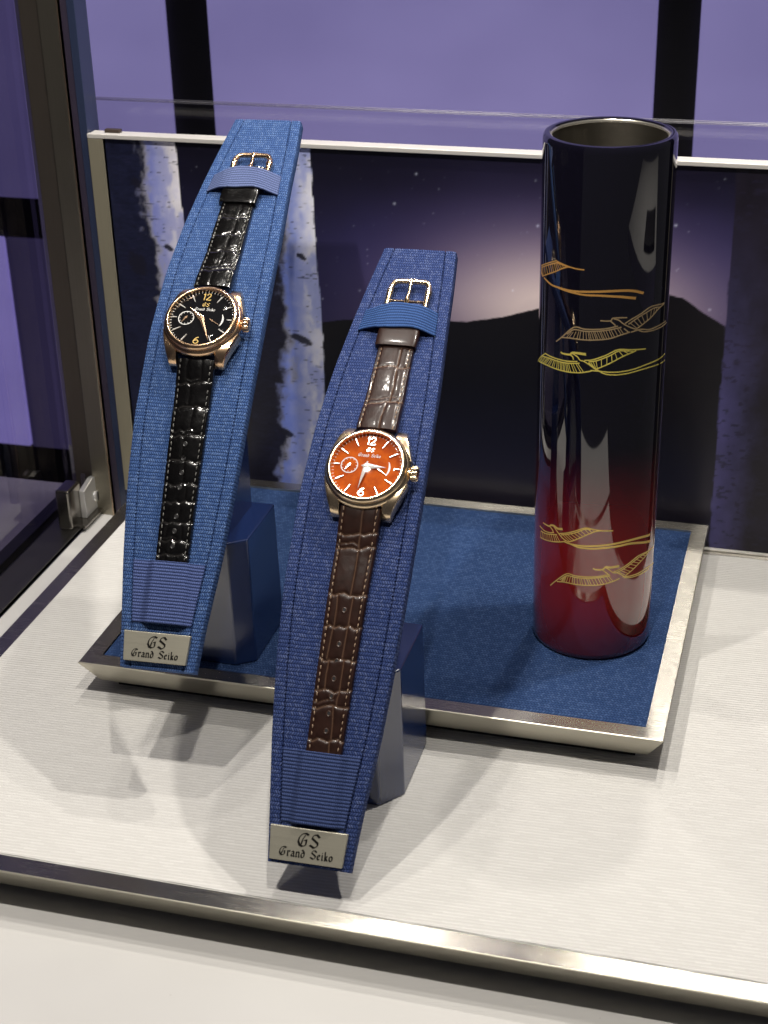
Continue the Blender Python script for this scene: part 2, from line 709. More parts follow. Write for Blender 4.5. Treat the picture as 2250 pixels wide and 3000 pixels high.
# ---- tray
TH = 18.9
t = Thing('display_tray', 'blue cloth covered tray with brushed steel rim under the tumbler', 'tray', at(135, 101, 0.45))
frame_bars(t, [(0, 0), (270, 0), (270, 203.3), (0, 203.3)],
           [(0.5, TH), (8.6, TH), (8.6, TH - 4), (8.6, TH - 13.1), (7.1, TH - 13.1), (0.12, TH - 0.6), (0.2, TH - 0.2)],
           (MAT['steel'], MAT['steel_flank']), 'frame_bar')
V, F = box(13, 257, 13, 190, 0.45, TH - 3)
mk('foot', V, F, MAT['black'], t)
nx, ny = 128, 94
V, UV = [], []
for i in range(nx):
    for j in range(ny):
        X_, Y_ = 8.75 + (252.5) * i / (nx - 1), 8.75 + 185.8 * j / (ny - 1)
        e = min(X_ - 8.75, 261.25 - X_, Y_ - 8.75, 194.55 - Y_)
        V.append((X_, Y_, TH - 0.7 + 0.9 * (1 - math.exp(-e / 0.8)) - 0.25 + 0.12 * math.sin(X_ * 0.05) * math.sin(Y_ * 0.06)))
        UV.append((X_, Y_))
mk('cloth_inlay', V, grid_faces(nx, ny), MAT['weave_tray'], t, uv=UV, smooth=True)


# ---- backdrop panel with the printed night landscape
def vnoise(x, y, seed=0, oct=4, gain=0.5):
    r = np.random.default_rng(seed)
    tot = np.zeros_like(x)
    amp, norm = 1.0, 0
    for o_ in range(oct):
        T = r.random((64, 64))
        xi, yi = np.floor(x).astype(int), np.floor(y).astype(int)
        fx, fy = x - xi, y - yi
        fx, fy = fx * fx * (3 - 2 * fx), fy * fy * (3 - 2 * fy)
        g = lambda a, b: T[a % 64, b % 64]
        tot += amp * ((g(xi, yi) * (1 - fx) + g(xi + 1, yi) * fx) * (1 - fy) + (g(xi, yi + 1) * (1 - fx) + g(xi + 1, yi + 1) * fx) * fy)
        norm += amp
        amp *= gain
        x, y = x * 2.03 + 5.1, y * 2.03 + 9.7
    return tot / norm


def sstep(a, b, x):
    q = np.clip((x - a) / (b - a), 0, 1)
    return q * q * (3 - 2 * q)


def mixc(A, B, f):
    return A * (1 - f[..., None]) + np.array(B) * f[..., None] if np.ndim(B) == 1 else A * (1 - f[..., None]) + B * f[..., None]


def backdrop_colors(x, z):
    """night sky with an afterglow over a dark ridge, and three birch trunks; x, z in scene units"""
    n1 = vnoise(x * 0.02, z * 0.02, 1)
    top = np.array([0.0055, 0.0048, 0.014])
    mid = np.array([0.026, 0.024, 0.105])
    col = np.ones(x.shape + (3,)) * top
    col = mixc(col, mid, sstep(205, 140, z + (n1 - 0.5) * 30) * (0.35 + 0.65 * sstep(20, 110, x)))
    d = np.hypot((x - 187) / 1.75, (z - 124) * 1.0)
    col = mixc(col, np.array([0.095, 0.075, 0.27]), np.exp(-(d / 50) ** 2) * 0.95)
    col = mixc(col, np.array([0.42, 0.29, 0.42]), np.exp(-(d / 36) ** 2) * 0.9)
    col = mixc(col, np.array([1.0, 0.82, 0.80]), np.minimum(1, 1.35 * np.exp(-(d / 28) ** 2)) * 0.98)
    lx = np.exp(-((z - 112) / 16) ** 2) * sstep(50, 75, x) * 0.35
    col = mixc(col, np.array([0.075, 0.055, 0.13]), lx)
    # stars
    r = np.random.default_rng(11)
    for _ in range(210):
        sx, sz = r.uniform(-60, 268), r.uniform(122, 206)
        b = r.random() ** 5 * 0.9 + 0.05
        rad = 0.40 + 0.30 * b
        g = np.exp(-(((x - sx) ** 2 + (z - sz) ** 2) / rad ** 2))
        col = col + g[..., None] * np.array([0.75, 0.8, 1.0]) * b * 0.65
    # ridge
    rx = [-80, 30, 56, 65, 74, 100, 128, 137, 146, 155, 173, 200, 225, 241, 248, 257, 270, 300, 420]
    rz = [100, 112, 113.6, 115.3, 116.7, 118.5, 120, 119.9, 121.9, 123.9, 129.6, 136, 141.5, 142.5, 141.2, 135, 127.4, 112, 80]
    ridge = np.interp(x, rx, rz) + (vnoise(x * 0.25, x * 0 + 3, 3) - 0.5) * 0.9
    land = np.ones(x.shape + (3,)) * np.array([0.0065, 0.0058, 0.0085])
    land = mixc(land, np.array([0.016, 0.014, 0.026]), sstep(95, 20, z) * (0.5 + vnoise(x * 0.03, z * 0.03, 4)))  # paler towards the bottom: reflection of lit things painted into the print
    col = mixc(col, land, sstep(0.35, -0.35, z - ridge))

    def trunk(col, zz, xl, xr, split, light, dark, blue, seed, flip=False):
        L = np.interp(z, zz, xl) + (vnoise(z * 0.12, z * 0 + seed, seed) - 0.5) * 1.6
        R = np.interp(z, zz, xr) + (vnoise(z * 0.2, z * 0 + seed + 7, seed + 1) - 0.5) * 1.3
        w = np.maximum(R - L, 1)
        f = (x - L) / w
        inside = sstep(0, 0.02, f) * sstep(1.0, 0.985, f)
        bark = vnoise(x * 0.10, z * 0.05, seed + 2, 5, 0.6)
        fine = vnoise(x * 0.35, z * 1.2, seed + 3, 4)
        s = split + (bark - 0.5) * 0.42 + (vnoise(x * 0.25, z * 0.25, seed + 9) - 0.5) * 0.14
        bright = sstep(s - 0.09, s + 0.10, f)
        c = np.ones(x.shape + (3,)) * np.array(dark) * (0.5 + fine)[..., None]
        cb = np.ones(x.shape + (3,)) * np.array(light) * (0.6 + 0.65 * bark)[..., None]
        cb = mixc(cb, np.array(blue), sstep(0.55, 0.36, bark) * 0.45)
        edge = sstep(0.42, 0.03, f - s) * bright
        cb = mixc(cb, np.array(blue) * 0.75 + 0.07, edge * 0.82)
        c = mixc(c, cb, bright)
        # short horizontal dashes and knots
        dash = vnoise(x * 0.22, z * 1.05, seed + 4, 2, 0.7)
        c = mixc(c, np.array([0.02, 0.02, 0.055]), sstep(0.74, 0.86, dash) * 0.7)
        rr = np.random.default_rng(seed + 20)
        for _ in range(46):
            kz = rr.uniform(0, 210)
            kf = rr.uniform(0.25, 0.97)
            kx = np.interp(kz, zz, xl) * (1 - kf) + np.interp(kz, zz, xr) * kf
            ln, hh = rr.uniform(0.5, 1.6) ** 1.5, rr.uniform(0.16, 0.34)
            g = np.exp(-((x - kx) / ln) ** 4 - ((z - kz + (x - kx) * 0.08) / hh) ** 2)
            c = mixc(c, np.array([0.012, 0.012, 0.035]), g * 0.9)
        for kz, kf, ln, hh in ((rr.uniform(30, 60), 0.5, 5, 2.2), (103, 0.68, 6.5, 2.6), (140, 0.30, 6.0, 7.0), (150, 0.75, 2.8, 1.8), (185, 0.4, 3.0, 3.0), (78, 0.35, 4, 2.5)):
            kx = np.interp(kz, zz, xl) * (1 - kf) + np.interp(kz, zz, xr) * kf
            q = ((x - kx) / ln) ** 2 + ((z - kz + 0.35 * (x - kx)) / hh) ** 2 + (vnoise(x * 0.5, z * 0.5, seed + 30) - 0.5) * 1.2
            c = mixc(c, np.array([0.010, 0.010, 0.022]), sstep(1.2, 0.5, q) * 0.95)
        return mixc(col, c, inside)

    zz = [0, 20, 55, 70, 106, 160, 208]
    col = trunk(col, zz, [-62] * 7, [-12, -13, -15, -16, -17, -19, -20.4], 0.53, (0.92, 0.89, 0.95), (0.010, 0.012, 0.035), (0.07, 0.13, 0.68), 41)
    col = trunk(col, zz, [6, 8, 12, 13, 16, 21, 25], [51, 51.7, 54.2, 56.2, 56.8, 54.8, 54.2], 0.50, (0.86, 0.86, 0.98), (0.012, 0.012, 0.03), (0.06, 0.16, 0.78), 52)
    # right-hand trunk: darker, its left flank violet below
    L = np.full(x.shape, 269.6) + (vnoise(z * 0.15, z * 0 + 3, 61) - 0.5) * 1.5
    f = sstep(0.0, 0.8, x - L)
    b = vnoise(x * 0.09, z * 0.06, 62, 5, 0.6)
    c3 = np.ones(x.shape + (3,)) * np.array([0.013, 0.010, 0.020]) * (0.6 + b)[..., None]
    v3 = np.array([0.085, 0.078, 0.225])
    c3 = mixc(c3, v3, sstep(18 + 14 * b, 1.0, x - L) * sstep(195, 60, z) * (0.45 + 0.8 * b))
    c3 = mixc(c3, np.array([0.02, 0.017, 0.04]), sstep(0.60, 0.72, vnoise(x * 0.3, z * 0.5, 63, 3)) * 0.7)
    col = mixc(col, c3, f)
    return np.clip(col, 0, 1)


YP = 211.3
t = Thing('backdrop_panel', 'standing backdrop printed with birch trunks and a starry night sky, silver framed', 'backdrop', at(160, YP + 4, 0.4))
PR = 352
ZT = 208.8
nx, nz = 520, 300
gx = np.linspace(-61.0, PR - 9, nx)
gz = np.linspace(1.5, ZT, nz)
GX, GZ = np.meshgrid(gx, gz, indexing='ij')
V = np.stack([GX.ravel(), np.full(GX.size, YP), GZ.ravel()], -1)
m = attr_mat('night_print', 'print', 0.38)
m.b.inputs['Specular IOR Level'].default_value = 0.35
o = mk('printed_sheet', V, grid_faces(nx, nz), m.m, t)
set_colors(o, 'print', backdrop_colors(GX.ravel(), GZ.ravel()))
V, F = box(-60.9, PR - 9.1, YP + 0.8, YP + 7, 1.4, ZT)
mk('backing_board', V, F, MAT['black'], t)
MAT['frame_alu'] = brushed('frame_aluminium', (0.80, 0.77, 0.72), 0.38, 'u', 0.4, 0.02, 0.35)
MAT['frame_side'] = brushed('frame_aluminium_side', (0.36, 0.33, 0.24), 0.45, 'v', 0.3, 0.02, 0.5)


def uvbox(name, x0, x1, y0, y1, z0, z1, bev, mat, parent, sub=None, ax=(0, 2)):
    V, F = box(x0, x1, y0, y1, z0, z1, bev)
    UV = [(v[ax[0]], v[ax[1]]) for v in V]
    return mk(name, V, F, mat, parent, uv=UV, sub=sub)


uvbox('frame_rail', -69.9, PR, YP - 2.6, YP + 0.6, ZT + 0.05, ZT + 2.4, 0.35, MAT['frame_alu'], t)
uvbox('frame_rail', -69.9, PR, YP + 1.0, YP + 7.5, ZT + 0.05, ZT + 2.0, 0.35, MAT['frame_alu'], t)
uvbox('frame_stile', -69.9, -61.1, YP - 2.4, YP + 7.5, 0.4, ZT - 0.05, 0.3, MAT['frame_side'], t)
uvbox('frame_stile', PR - 8.9, PR, YP - 2.4, YP + 7.5, 0.4, ZT - 0.05, 0.3, MAT['frame_side'], t)
uvbox('frame_rail', -61.0, PR - 9, YP - 2.0, YP + 7.3, 0.4, 1.4, 0.2, MAT['frame_alu'], t)
uvbox('corner_clip', -62, -53, YP + 2.5, YP + 6.0, ZT + 2.0, ZT + 3.9, 0.5, Mat('clip_brown', (0.07, 0.05, 0.04), 0.4, 0.5).m, t)

# ---- clear pane standing behind the backdrop, its lit top edge showing above it
t = Thing('glass_screen', 'clear glass pane behind the backdrop with a faint shiny top edge', 'glass screen', at(190, 240, -19))
V, F = box(-84, 345, 239, 242, -19, 222, 0.0)
mk('pane', V, F, glassy('clear_pane', (0.93, 0.93, 0.94), 0.02, 1.35), t)
m = glassy('pane_edge', (0.80, 0.79, 0.82), 0.35, 1.7)
for y0 in (238.2, 241.6):
    V, F = box(-84, 345, y0, y0 + 1.1, 222.1, 223.2, 0.3, 1)
    mk('polished_edge', V, F, m, t)

# ---- steel post, glass door, hinge and rail at the left
t = Thing('corner_post', 'tall dark metal corner post of the showcase left of the backdrop', 'post', at(-88, 222, -19))
uvbox('post_face', -91.6, -80.6, 211, 224, -19, 640, 0.5, MAT['post'], t)
uvbox('post_back', -104, -91.9, 214, 232, -19, 640, 0.5, brushed('dark_post_flank', (0.14, 0.12, 0.10), 0.4, 'v', 0.3, 0.03, 0.8), t)
uvbox('bead', -80.5, -79.6, 210.5, 224, -19, 640, 0.2, brushed('bead_metal', (0.5, 0.38, 0.27), 0.35, 'v', 0.2), t)
uvbox('gasket', -79.5, -75.2, 213, 226, -19, 640, 0.3, Mat('gasket_violet', (0.035, 0.028, 0.05), 0.35).m, t)
uvbox('glass_edge', -75.1, -70.6, 211.5, 226, -19, 640, 0.3, Mat('blue_glass_edge', (0.026, 0.036, 0.075), 0.2, 0.0, IOR=1.5).m, t)

t = Thing('door_rail', 'dark metal floor rail along the left of the white ledge', 'rail', at(-104, 40, -19))
uvbox('rail_inner', -109.5, -90.2, -400, 210.5, -19.5, -16.5, 0.4, brushed('rail_metal', (0.16, 0.155, 0.15), 0.4, 'v', 0.3), t, ax=(0, 1))
uvbox('rail_outer', -121, -112.6, -400, 236, -19.5, -14.0, 0.4, MAT['blackgloss'], t, ax=(0, 1))
uvbox('slot', -112.5, -109.6, -400, 236, -30, -21, 0.0, MAT['black'], t, ax=(0, 1))

t = Thing('glass_door', 'tall clear glass door in the left floor rail with a steel foot hinge', 'glass door', at(-111, 0, -20))
V, F = box(-112.3, -109.8, -400, 226, -20.5, 620, 0.3, 1)
mk('door_pane', V, F, glassy('door_glass', (0.56, 0.54, 0.61), 0.015, 1.42), t)
uvbox('edge_trim', -112.4, -109.7, 226.2, 227.6, -20.5, 620, 0.2, brushed('edge_trim_metal', (0.5, 0.46, 0.4), 0.3, 'v', 0.3, 0.02, 0.6), t)
MAT['chrome'] = Mat('satin_chrome', (0.74, 0.74, 0.74), 0.28, 0.7).m
MAT['dchrome'] = Mat('dark_steel', (0.30, 0.285, 0.26), 0.22, 1.0).m
HX = 7.0
hinge = uvbox('hinge', -109.2 + HX, -100.5 + HX, 183, 199, -16.3, 8.5, 1.2, MAT['dchrome'], t)
hinge['label'] = 'steel pivot hinge with slotted screws at the foot of the door'
uvbox('foot_plate', -109.0 + HX, -93.5 + HX, 186, 224, -16.4, -14.6, 0.4, MAT['dchrome'], t, sub=hinge)
poly = [(196, -14.4)] + [(196, 3.2)] + [(206 + 21 * math.sin(a), -12.0 + 18.2 * math.cos(a)) for a in np.linspace(0.1, 1.5, 11)] + [(227, -14.4)]
P_ = prism(poly, -100.4 + HX, -97.0 + HX, 0.3)
mk('cheek', [(z, x, y) for x, y, z in P_[0]], P_[1], MAT['chrome'], t, sub=hinge)
poly = [(212, -13)] + [(214, 6.0)] + [(236, 6.5), (238, 0), (236, -13)]
P_ = prism(poly, -107.5 + HX, -104.0 + HX, 0.4)
mk('arm', [(z, x, y) for x, y, z in P_[0]], P_[1], MAT['dchrome'], t, sub=hinge)
for yy, zz_, xx in ((210.5, -6.6, -96.9 + HX), (229, -3.0, -103.8 + HX)):
    V, F, _ = lathe([(0, 0), (3.4, 0), (3.4, 0.5), (3.0, 0.9), (0, 0.9)], 24)
    M = np.array([[0, 0, 1, xx], [1, 0, 0, yy], [0, 1, 0, zz_], [0, 0, 0, 1.0]])
    V, F = xf((V, F), M)
    mk('screw', V, F, MAT['chrome'], t, smooth=35, sub=hinge)
    V, F = box(xx + 0.85, xx + 1.05, yy - 0.55, yy + 0.55, zz_ - 2.7, zz_ + 2.7)
    mk('screw_slot', V, F, MAT['black'], t, sub=hinge)

# ================================================================== watch stands
FR = np.array([0, 20, 48, 78, 106, 143, 175, 202, 231, 251, 272.4]) / 272.4
BOW = np.array([0, 5.2, 11, 17.5, 22.5, 25., 23.3, 18.5, 12, 6, 0])
HWD = np.array([16.5, 18.4, 21.6, 23.9, 25.0, 25.4, 24.6, 23.2, 20.6, 18.9, 16.5])


def dense(vals):
    f = np.linspace(0, 1, 401)
    y = np.interp(f, FR, vals)
    k = np.hanning(37)
    k /= k.sum()
    pad = np.concatenate([2 * y[0] - y[18:0:-1], y, 2 * y[-1] - y[-2:-20:-1]])
    return f, np.convolve(pad, k, 'valid')


FB, BOWS = dense(BOW)
_, HWS = dense(HWD)


class Board:
    def __init__(self, b, L, tau, psi):
        tau, psi = math.radians(tau), math.radians(psi)
        a = np.array([math.sin(psi) * math.cos(tau), math.cos(psi) * math.cos(tau), math.sin(tau)])
        x = np.array([math.cos(psi), -math.sin(psi), 0])
        n = np.cross(x, a)
        self.M = np.eye(4)
        self.M[:3, 0], self.M[:3, 1], self.M[:3, 2], self.M[:3, 3] = x, a, n, b
        self.L = L

    def bow(self, s): return np.interp(s / self.L, FB, BOWS)
    def hw(self, s): return np.interp(s / self.L, FB, HWS)

    def pt(self, t, s, off=0.0):
        """point on the bowed face, in the board's own frame"""
        d = (self.bow(s + 0.5) - self.bow(s - 0.5))
        l = math.sqrt(1 + d * d)
        return np.array([t, s - off * d / l, self.bow(s) + off / l])

    def world(self, p):
        return np.asarray(p, float) @ self.M[:3, :3].T + self.M[:3, 3]


GLYPH = {
    'G': (0.86, [[(.62, .97), (.36, .90), (.16, .66), (.10, .36), (.22, .10), (.46, .02)], [(.62, .97), (.84, .86)], [(.60, .84), (.40, .48), (.34, .14)],
                 [(.52, .46), (.70, .52), (.68, .14), (.46, .02)]]),
    'S': (0.80, [[(.80, .78), (.58, .97), (.34, .90), (.24, .68), (.68, .38), (.70, .20), (.46, .00), (.12, .18)]]),
    'r': (0.44, [[(.06, .54), (.16, .58), (.16, .06), (.24, .00)], [(.18, .48), (.34, .60), (.42, .50)]]),
    'a': (0.54, [[(.10, .48), (.26, .60), (.40, .50), (.40, .08), (.50, .00)], [(.40, .36), (.14, .28), (.12, .10), (.24, .01), (.40, .12)]]),
    'n': (0.56, [[(.04, .52), (.12, .58), (.12, .04), (.20, .00)], [(.13, .46), (.30, .60), (.42, .50), (.42, .06), (.50, .00)]]),
    'd': (0.56, [[(.16, .86), (.32, .72), (.44, .52), (.42, .14), (.26, .00)], [(.26, .00), (.10, .12), (.10, .42), (.24, .54), (.40, .50)]]),
    'e': (0.48, [[(.10, .28), (.38, .42), (.26, .58), (.10, .44), (.10, .14), (.24, .00), (.40, .12)]]),
    'i': (0.30, [[(.06, .52), (.14, .58), (.14, .06), (.22, .00)], [(.10, .74), (.18, .82)]]),
    'k': (0.50, [[(.06, .92), (.13, .96), (.13, .03), (.20, .00)], [(.15, .34), (.36, .56), (.32, .38), (.17, .32)], [(.20, .32), (.40, .02), (.46, .05)]]),
    'o': (0.54, [[(.26, .58), (.10, .46), (.10, .13), (.26, .00)], [(.26, .00), (.42, .12), (.42, .46), (.26, .58)]]),
    ' ': (0.42, []),
}


def text(s, h, cx, cy, w, th, z=0.0, gap=0.06):
    """blackletter text centred at cx with baseline cy"""
    W = sum(GLYPH[c][0] + gap for c in s) - gap
    x = cx - W * h / 2
    parts = []
    for c in s:
        if GLYPH[c][1]:
            parts.append(nib(GLYPH[c][1], w, 42, th, z, x, cy, h, h))
        x += (GLYPH[c][0] + gap) * h
    return join(parts)


MAT['leg'] = Mat('navy_satin_lacquer', (0.010, 0.026, 0.105), 0.20, 0.0, IOR=2.0).m
m = Mat('black_enamel_letters', (0.010, 0.009, 0.008), 0.3)
MAT['ink'] = m.m


def ribbed_band(name, base, lit, period):
    m = Mat(name, base, 0.8)
    m.b.inputs['Specular IOR Level'].default_value = 0.25
    u, v = m.uv()
    fv = (v * (1 / period)).frac()
    ridge = (1.0 - (fv * 2.0 - 1.0).abs().pow(2.0))
    row = (v * (1 / period)).floor()
    fu = (u * (1 / 0.8) + fv * 0.5).frac()
    tw = (1.0 - (fu * 2.0 - 1.0).abs())
    fine = m.noise(m.vec(u * 2.0, v * 2.0), 1.0, 2)
    c = m.mix(ridge * (tw * 0.45 + 0.55), tuple(q * 0.35 for q in base), lit)
    m.set('Base Color', m.mix(fine * 0.25, c, base))
    m.bump(tw * ridge + fine * 0.3, 0.18)
    return m.m


def make_stand(board, label, leg_poly, leg_z0, leg_z1, pocket, band, plaque, strapmid, col):
    B = board
    root = np.eye(4)
    cx = np.mean([p[0] for p in leg_poly])
    cy = np.mean([p[1] for p in leg_poly])
    T = Thing('watch_stand', label, 'watch stand', at(cx, cy, leg_z0))

    def put(name, Vloc, F, mat, uv=None, smooth=False, sub=None):
        return mk(name, B.world(Vloc), F, mat, T, uv=uv, smooth=smooth, sub=sub)

    # bowed board, cloth covered, with a sewn groove inside each long edge
    S = np.linspace(0, B.L, 150)
    V, UV = [], []
    for s in S:
        h = float(B.hw(s))
        e = 0.0
        sec = [(-h + 0.4, -6.2), (-h, -5.4), (-h, -1.4), (-h + 0.35, -0.5), (-h + 1.2, -0.05), (-h + 2.8, 0.0), (-h + 4.2, 0.02), (-h + 4.62, -0.12), (-h + 5.0, -1.15), (-h + 5.38, -0.12), (-h + 5.9, 0.08)]
        inner = np.linspace(-h + 7, h - 7, 9)
        sec += [(q, 0.06) for q in inner]
        sec += [(-a, b) for a, b in sec[:11]][::-1]
        for k, (t_, z_) in enumerate(sec):
            V.append(B.pt(t_, s, z_))
            UV.append((t_ if abs(t_) < h - 0.1 else t_ + math.copysign(abs(z_), t_), s))
    n = len(sec)
    F = grid_faces(len(S), n, wrap=True)
    F.append(list(range(n)))
    F.append([(len(S) - 1) * n + k for k in range(n)][::-1])
    put('board', V, F, MAT[col['cover']], UV, smooth=32)

    # leg block with chamfered corners, and the wedge that carries the board
    c = np.array([cx, cy])
    top = [tuple(c + (np.array(p) - c) * 0.965) for p in leg_poly]
    V, F = prism(leg_poly, leg_z0, leg_z1, 0.7, top)
    mk('leg', V, F, MAT['leg'], T)
    xs = [p[0] for p in leg_poly]
    ys = [p[1] for p in leg_poly]
    axx = B.M[0, 3] + B.M[0, 1] / B.M[1, 1] * (cy - B.M[1, 3])
    x0, x1 = max(min(xs) + 3, axx - 11), min(max(xs) - 3, axx + 11)
    Vb = []
    for x in (x0, x1):
        for y in (min(ys) + 3, max(ys) - 5):
            # underside of the board above (x, y)
            best = None
            for s in np.linspace(5, B.L - 5, 400):
                w = B.world(B.pt(x - axx, s, -5.4))
                if best is None or abs(w[1] - y) < best[0]:
                    best = (abs(w[1] - y), w[2])
            Vb += [(x, y, leg_z1 - 1.0), (x, y, best[1])]
    F = [(0, 1, 3, 2), (4, 6, 7, 5), (0, 4, 5, 1), (2, 3, 7, 6), (0, 2, 6, 4), (1, 5, 7, 3)]
    mk('support_wedge', Vb, F, MAT['leg'], T)

    # wide ribbed pocket that holds the strap end
    s0, s1 = pocket
    nS, nT = int((s1 - s0) / 0.16), 61
    V, UV = [], []
    for lay in (0, 1):
        for i in range(nS):
            s = s0 + (s1 - s0) * i / (nS - 1)
            h = float(B.hw(s)) - 5.3
            for j in range(nT):
                t_ = -h + 2 * h * j / (nT - 1)
                d = abs(t_ - strapmid[0])
                up = 2.9 * (1 - sstep(6.6, min(11.0, h - 0.5), np.array(d))) + 0.45
                rib = 0.22 * abs(math.sin(math.pi * (s - s0) / 1.32))
                edge = 0.5 * math.exp(-(s1 - s) / 0.5) + 0.3 * math.exp(-(s - s0) / 0.5)
                off = up + rib - edge * 0.3 if lay == 0 else up - 0.75
                V.append(B.pt(t_, s, float(off)))
                UV.append((t_, s - s0))
    F = grid_faces(nS, nT)
    o2 = nS * nT
    F += [tuple(q + o2 for q in f[::-1]) for f in grid_faces(nS, nT)]
    for i in range(nS - 1):
        for j in (0, nT - 1):
            F.append((i * nT + j, (i + 1) * nT + j, o2 + (i + 1) * nT + j, o2 + i * nT + j))
    for j in range(nT - 1):
        for i in (0, nS - 1):
            F.append((i * nT + j, i * nT + j + 1, o2 + i * nT + j + 1, o2 + i * nT + j))
    put('strap_pocket', V, F, ribbed_band('pocket_ribbing', col['pocket'], col['pocket_lit'], 1.32), UV, smooth=True)

    # elastic band stretched over the upper strap
    s0, s1 = band
    nS, nT = 72, 65
    V, UV = [], []
    for lay in (0, 1):
        for i in range(nS):
            q = i / (nS - 1)
            for j in range(nT):
                s = s0 + (s1 - s0) * q
                h = float(B.hw(s)) - 4.4
                t_ = -h + 2 * h * j / (nT - 1)
                d = abs(t_ - strapmid[1])
                ramp = 1 - min(1, max(0, (d - 8.2) / max(1.0, (h - 8.2 - math.copysign(1, t_ - strapmid[1]) * strapmid[1]))))
                up = 0.35 + 4.9 * ramp - 0.5 * max(0, 1 - ((d - 8.2) / 2.0) ** 2) * (1 if d < 10.2 else 0)
                # edges sag and bunch a little over the strap
                s2 = s + 0.7 * math.cos(d / 5.5) * (q - 0.5) + 0.35 * math.sin(t_ * 0.33 + q * 2)
                rib = 0.34 * abs(math.sin(math.pi * q * 9.0))
                off = up + rib if lay == 0 else up - 0.6
                V.append(B.pt(t_, s2, off))
                UV.append((t_, (s - s0) / (s1 - s0) * 9.0 * 1.4))
    F = grid_faces(nS, nT)
    o2 = nS * nT
    F += [tuple(q + o2 for q in f[::-1]) for f in grid_faces(nS, nT)]
    for i in range(nS - 1):
        for j in (0, nT - 1):
            F.append((i * nT + j, (i + 1) * nT + j, o2 + (i + 1) * nT + j, o2 + i * nT + j))
    for j in range(nT - 1):
        for i in (0, nS - 1):
            F.append((i * nT + j, i * nT + j + 1, o2 + i * nT + j + 1, o2 + i * nT + j))
    put('elastic_band', V, F, ribbed_band('elastic_' + col['name'], col['band'], col['band_lit'], 1.4), UV, smooth=True)

    # metal name plaque with blackletter lettering
    t0, t1, s0, s1 = plaque
    bm = bmesh.new()
    q = [(t0 - 0.0, s0), (t1, s0), (t1 + 0.9, s1), (t0 - 1.0, s1)]
    V, F = prism(q, 0.15, 2.3, 0.25)
    UV = [(v[0], v[1]) for v in V]
    base = np.array([B.pt(0, (s0 + s1) / 2, 0.0)])
    d = float(B.bow(s1) - B.bow(s0)) / (s1 - s0)
    l = math.sqrt(1 + d * d)
    R = np.eye(4)
    R[:3, 1] = (0, 1 / l, d / l)
    R[:3, 2] = (0, -d / l, 1 / l)
    sm = (s0 + s1) / 2
    R[:3, 3] = np.array([0, sm, float(B.bow(sm))]) - R[:3, 1] * sm
    pl = put('name_plaque', xf((V, F), R)[0], F, MAT['plaque'], UV)
    tc = (t0 + t1) / 2
    hh = s1 - s0
    V, F = join([text('GS', hh * 0.41, tc + 0.2, s0 + hh * 0.47, 0.92, 0.10, 2.28, 0.0), text('Grand Seiko', hh * 0.265, tc - 0.1, s0 + hh * 0.15, 0.66, 0.10, 2.28, 0.03)])
    put('lettering', xf((V, F), R)[0], F, MAT['ink'], sub=pl)
    return T


B2 = Board((147.45, -109.28, 14.85), 272.4, 41.784, -1.454)
B1 = Board((64.19, -50.87, 55.9), 272.0, 41.569, -3.114)
make_stand(B2, 'front blue cloth stand carrying the red dialled watch, standing on the white plinth',
           [(166.6, -37.8), (166.6, 0.5), (125.6, 0.5), (125.6, -37.8), (134.0, -48), (158.4, -48)], 0.42, 62.5,
           (15.4, 42.6), (222.9, 235.4), (-15.2, 13.8, 1.2, 14.2), (0.8, 1.8),
           dict(name='saturated_blue', cover='weave_shaded', pocket=(0.026, 0.048, 0.16), pocket_lit=(0.068, 0.105, 0.27), band=(0.032, 0.08, 0.255), band_lit=(0.052, 0.128, 0.36)))
make_stand(B1, 'rear blue cloth stand carrying the black dialled watch, standing on the tray',
           [(81.2, 20.0), (81.2, 58.0), (40.2, 58.0), (40.2, 20.0), (48.0, 13.9), (72.9, 13.9)], 18.95, 82.0,
           (18.2, 43.8), (221.6, 233.6), (-14.2, 13.0, 2.3, 14.7), (1.4, 0.4),
           dict(name='greyed_blue', cover='weave_stand', pocket=(0.045, 0.08, 0.24), pocket_lit=(0.115, 0.16, 0.39), band=(0.10, 0.14, 0.31), band_lit=(0.17, 0.22, 0.44)))


# ================================================================== watches
def polyd(x, y, pts):
    """distance from grid points to a polyline"""
    d = np.full(x.shape, 1e9)
    for (x0, y0), (x1, y1) in zip(pts[:-1], pts[1:]):
        vx, vy = x1 - x0, y1 - y0
        q = np.clip(((x - x0) * vx + (y - y0) * vy) / (vx * vx + vy * vy + 1e-9), 0, 1)
        d = np.minimum(d, np.hypot(x - x0 - q * vx, y - y0 - q * vy))
    return d


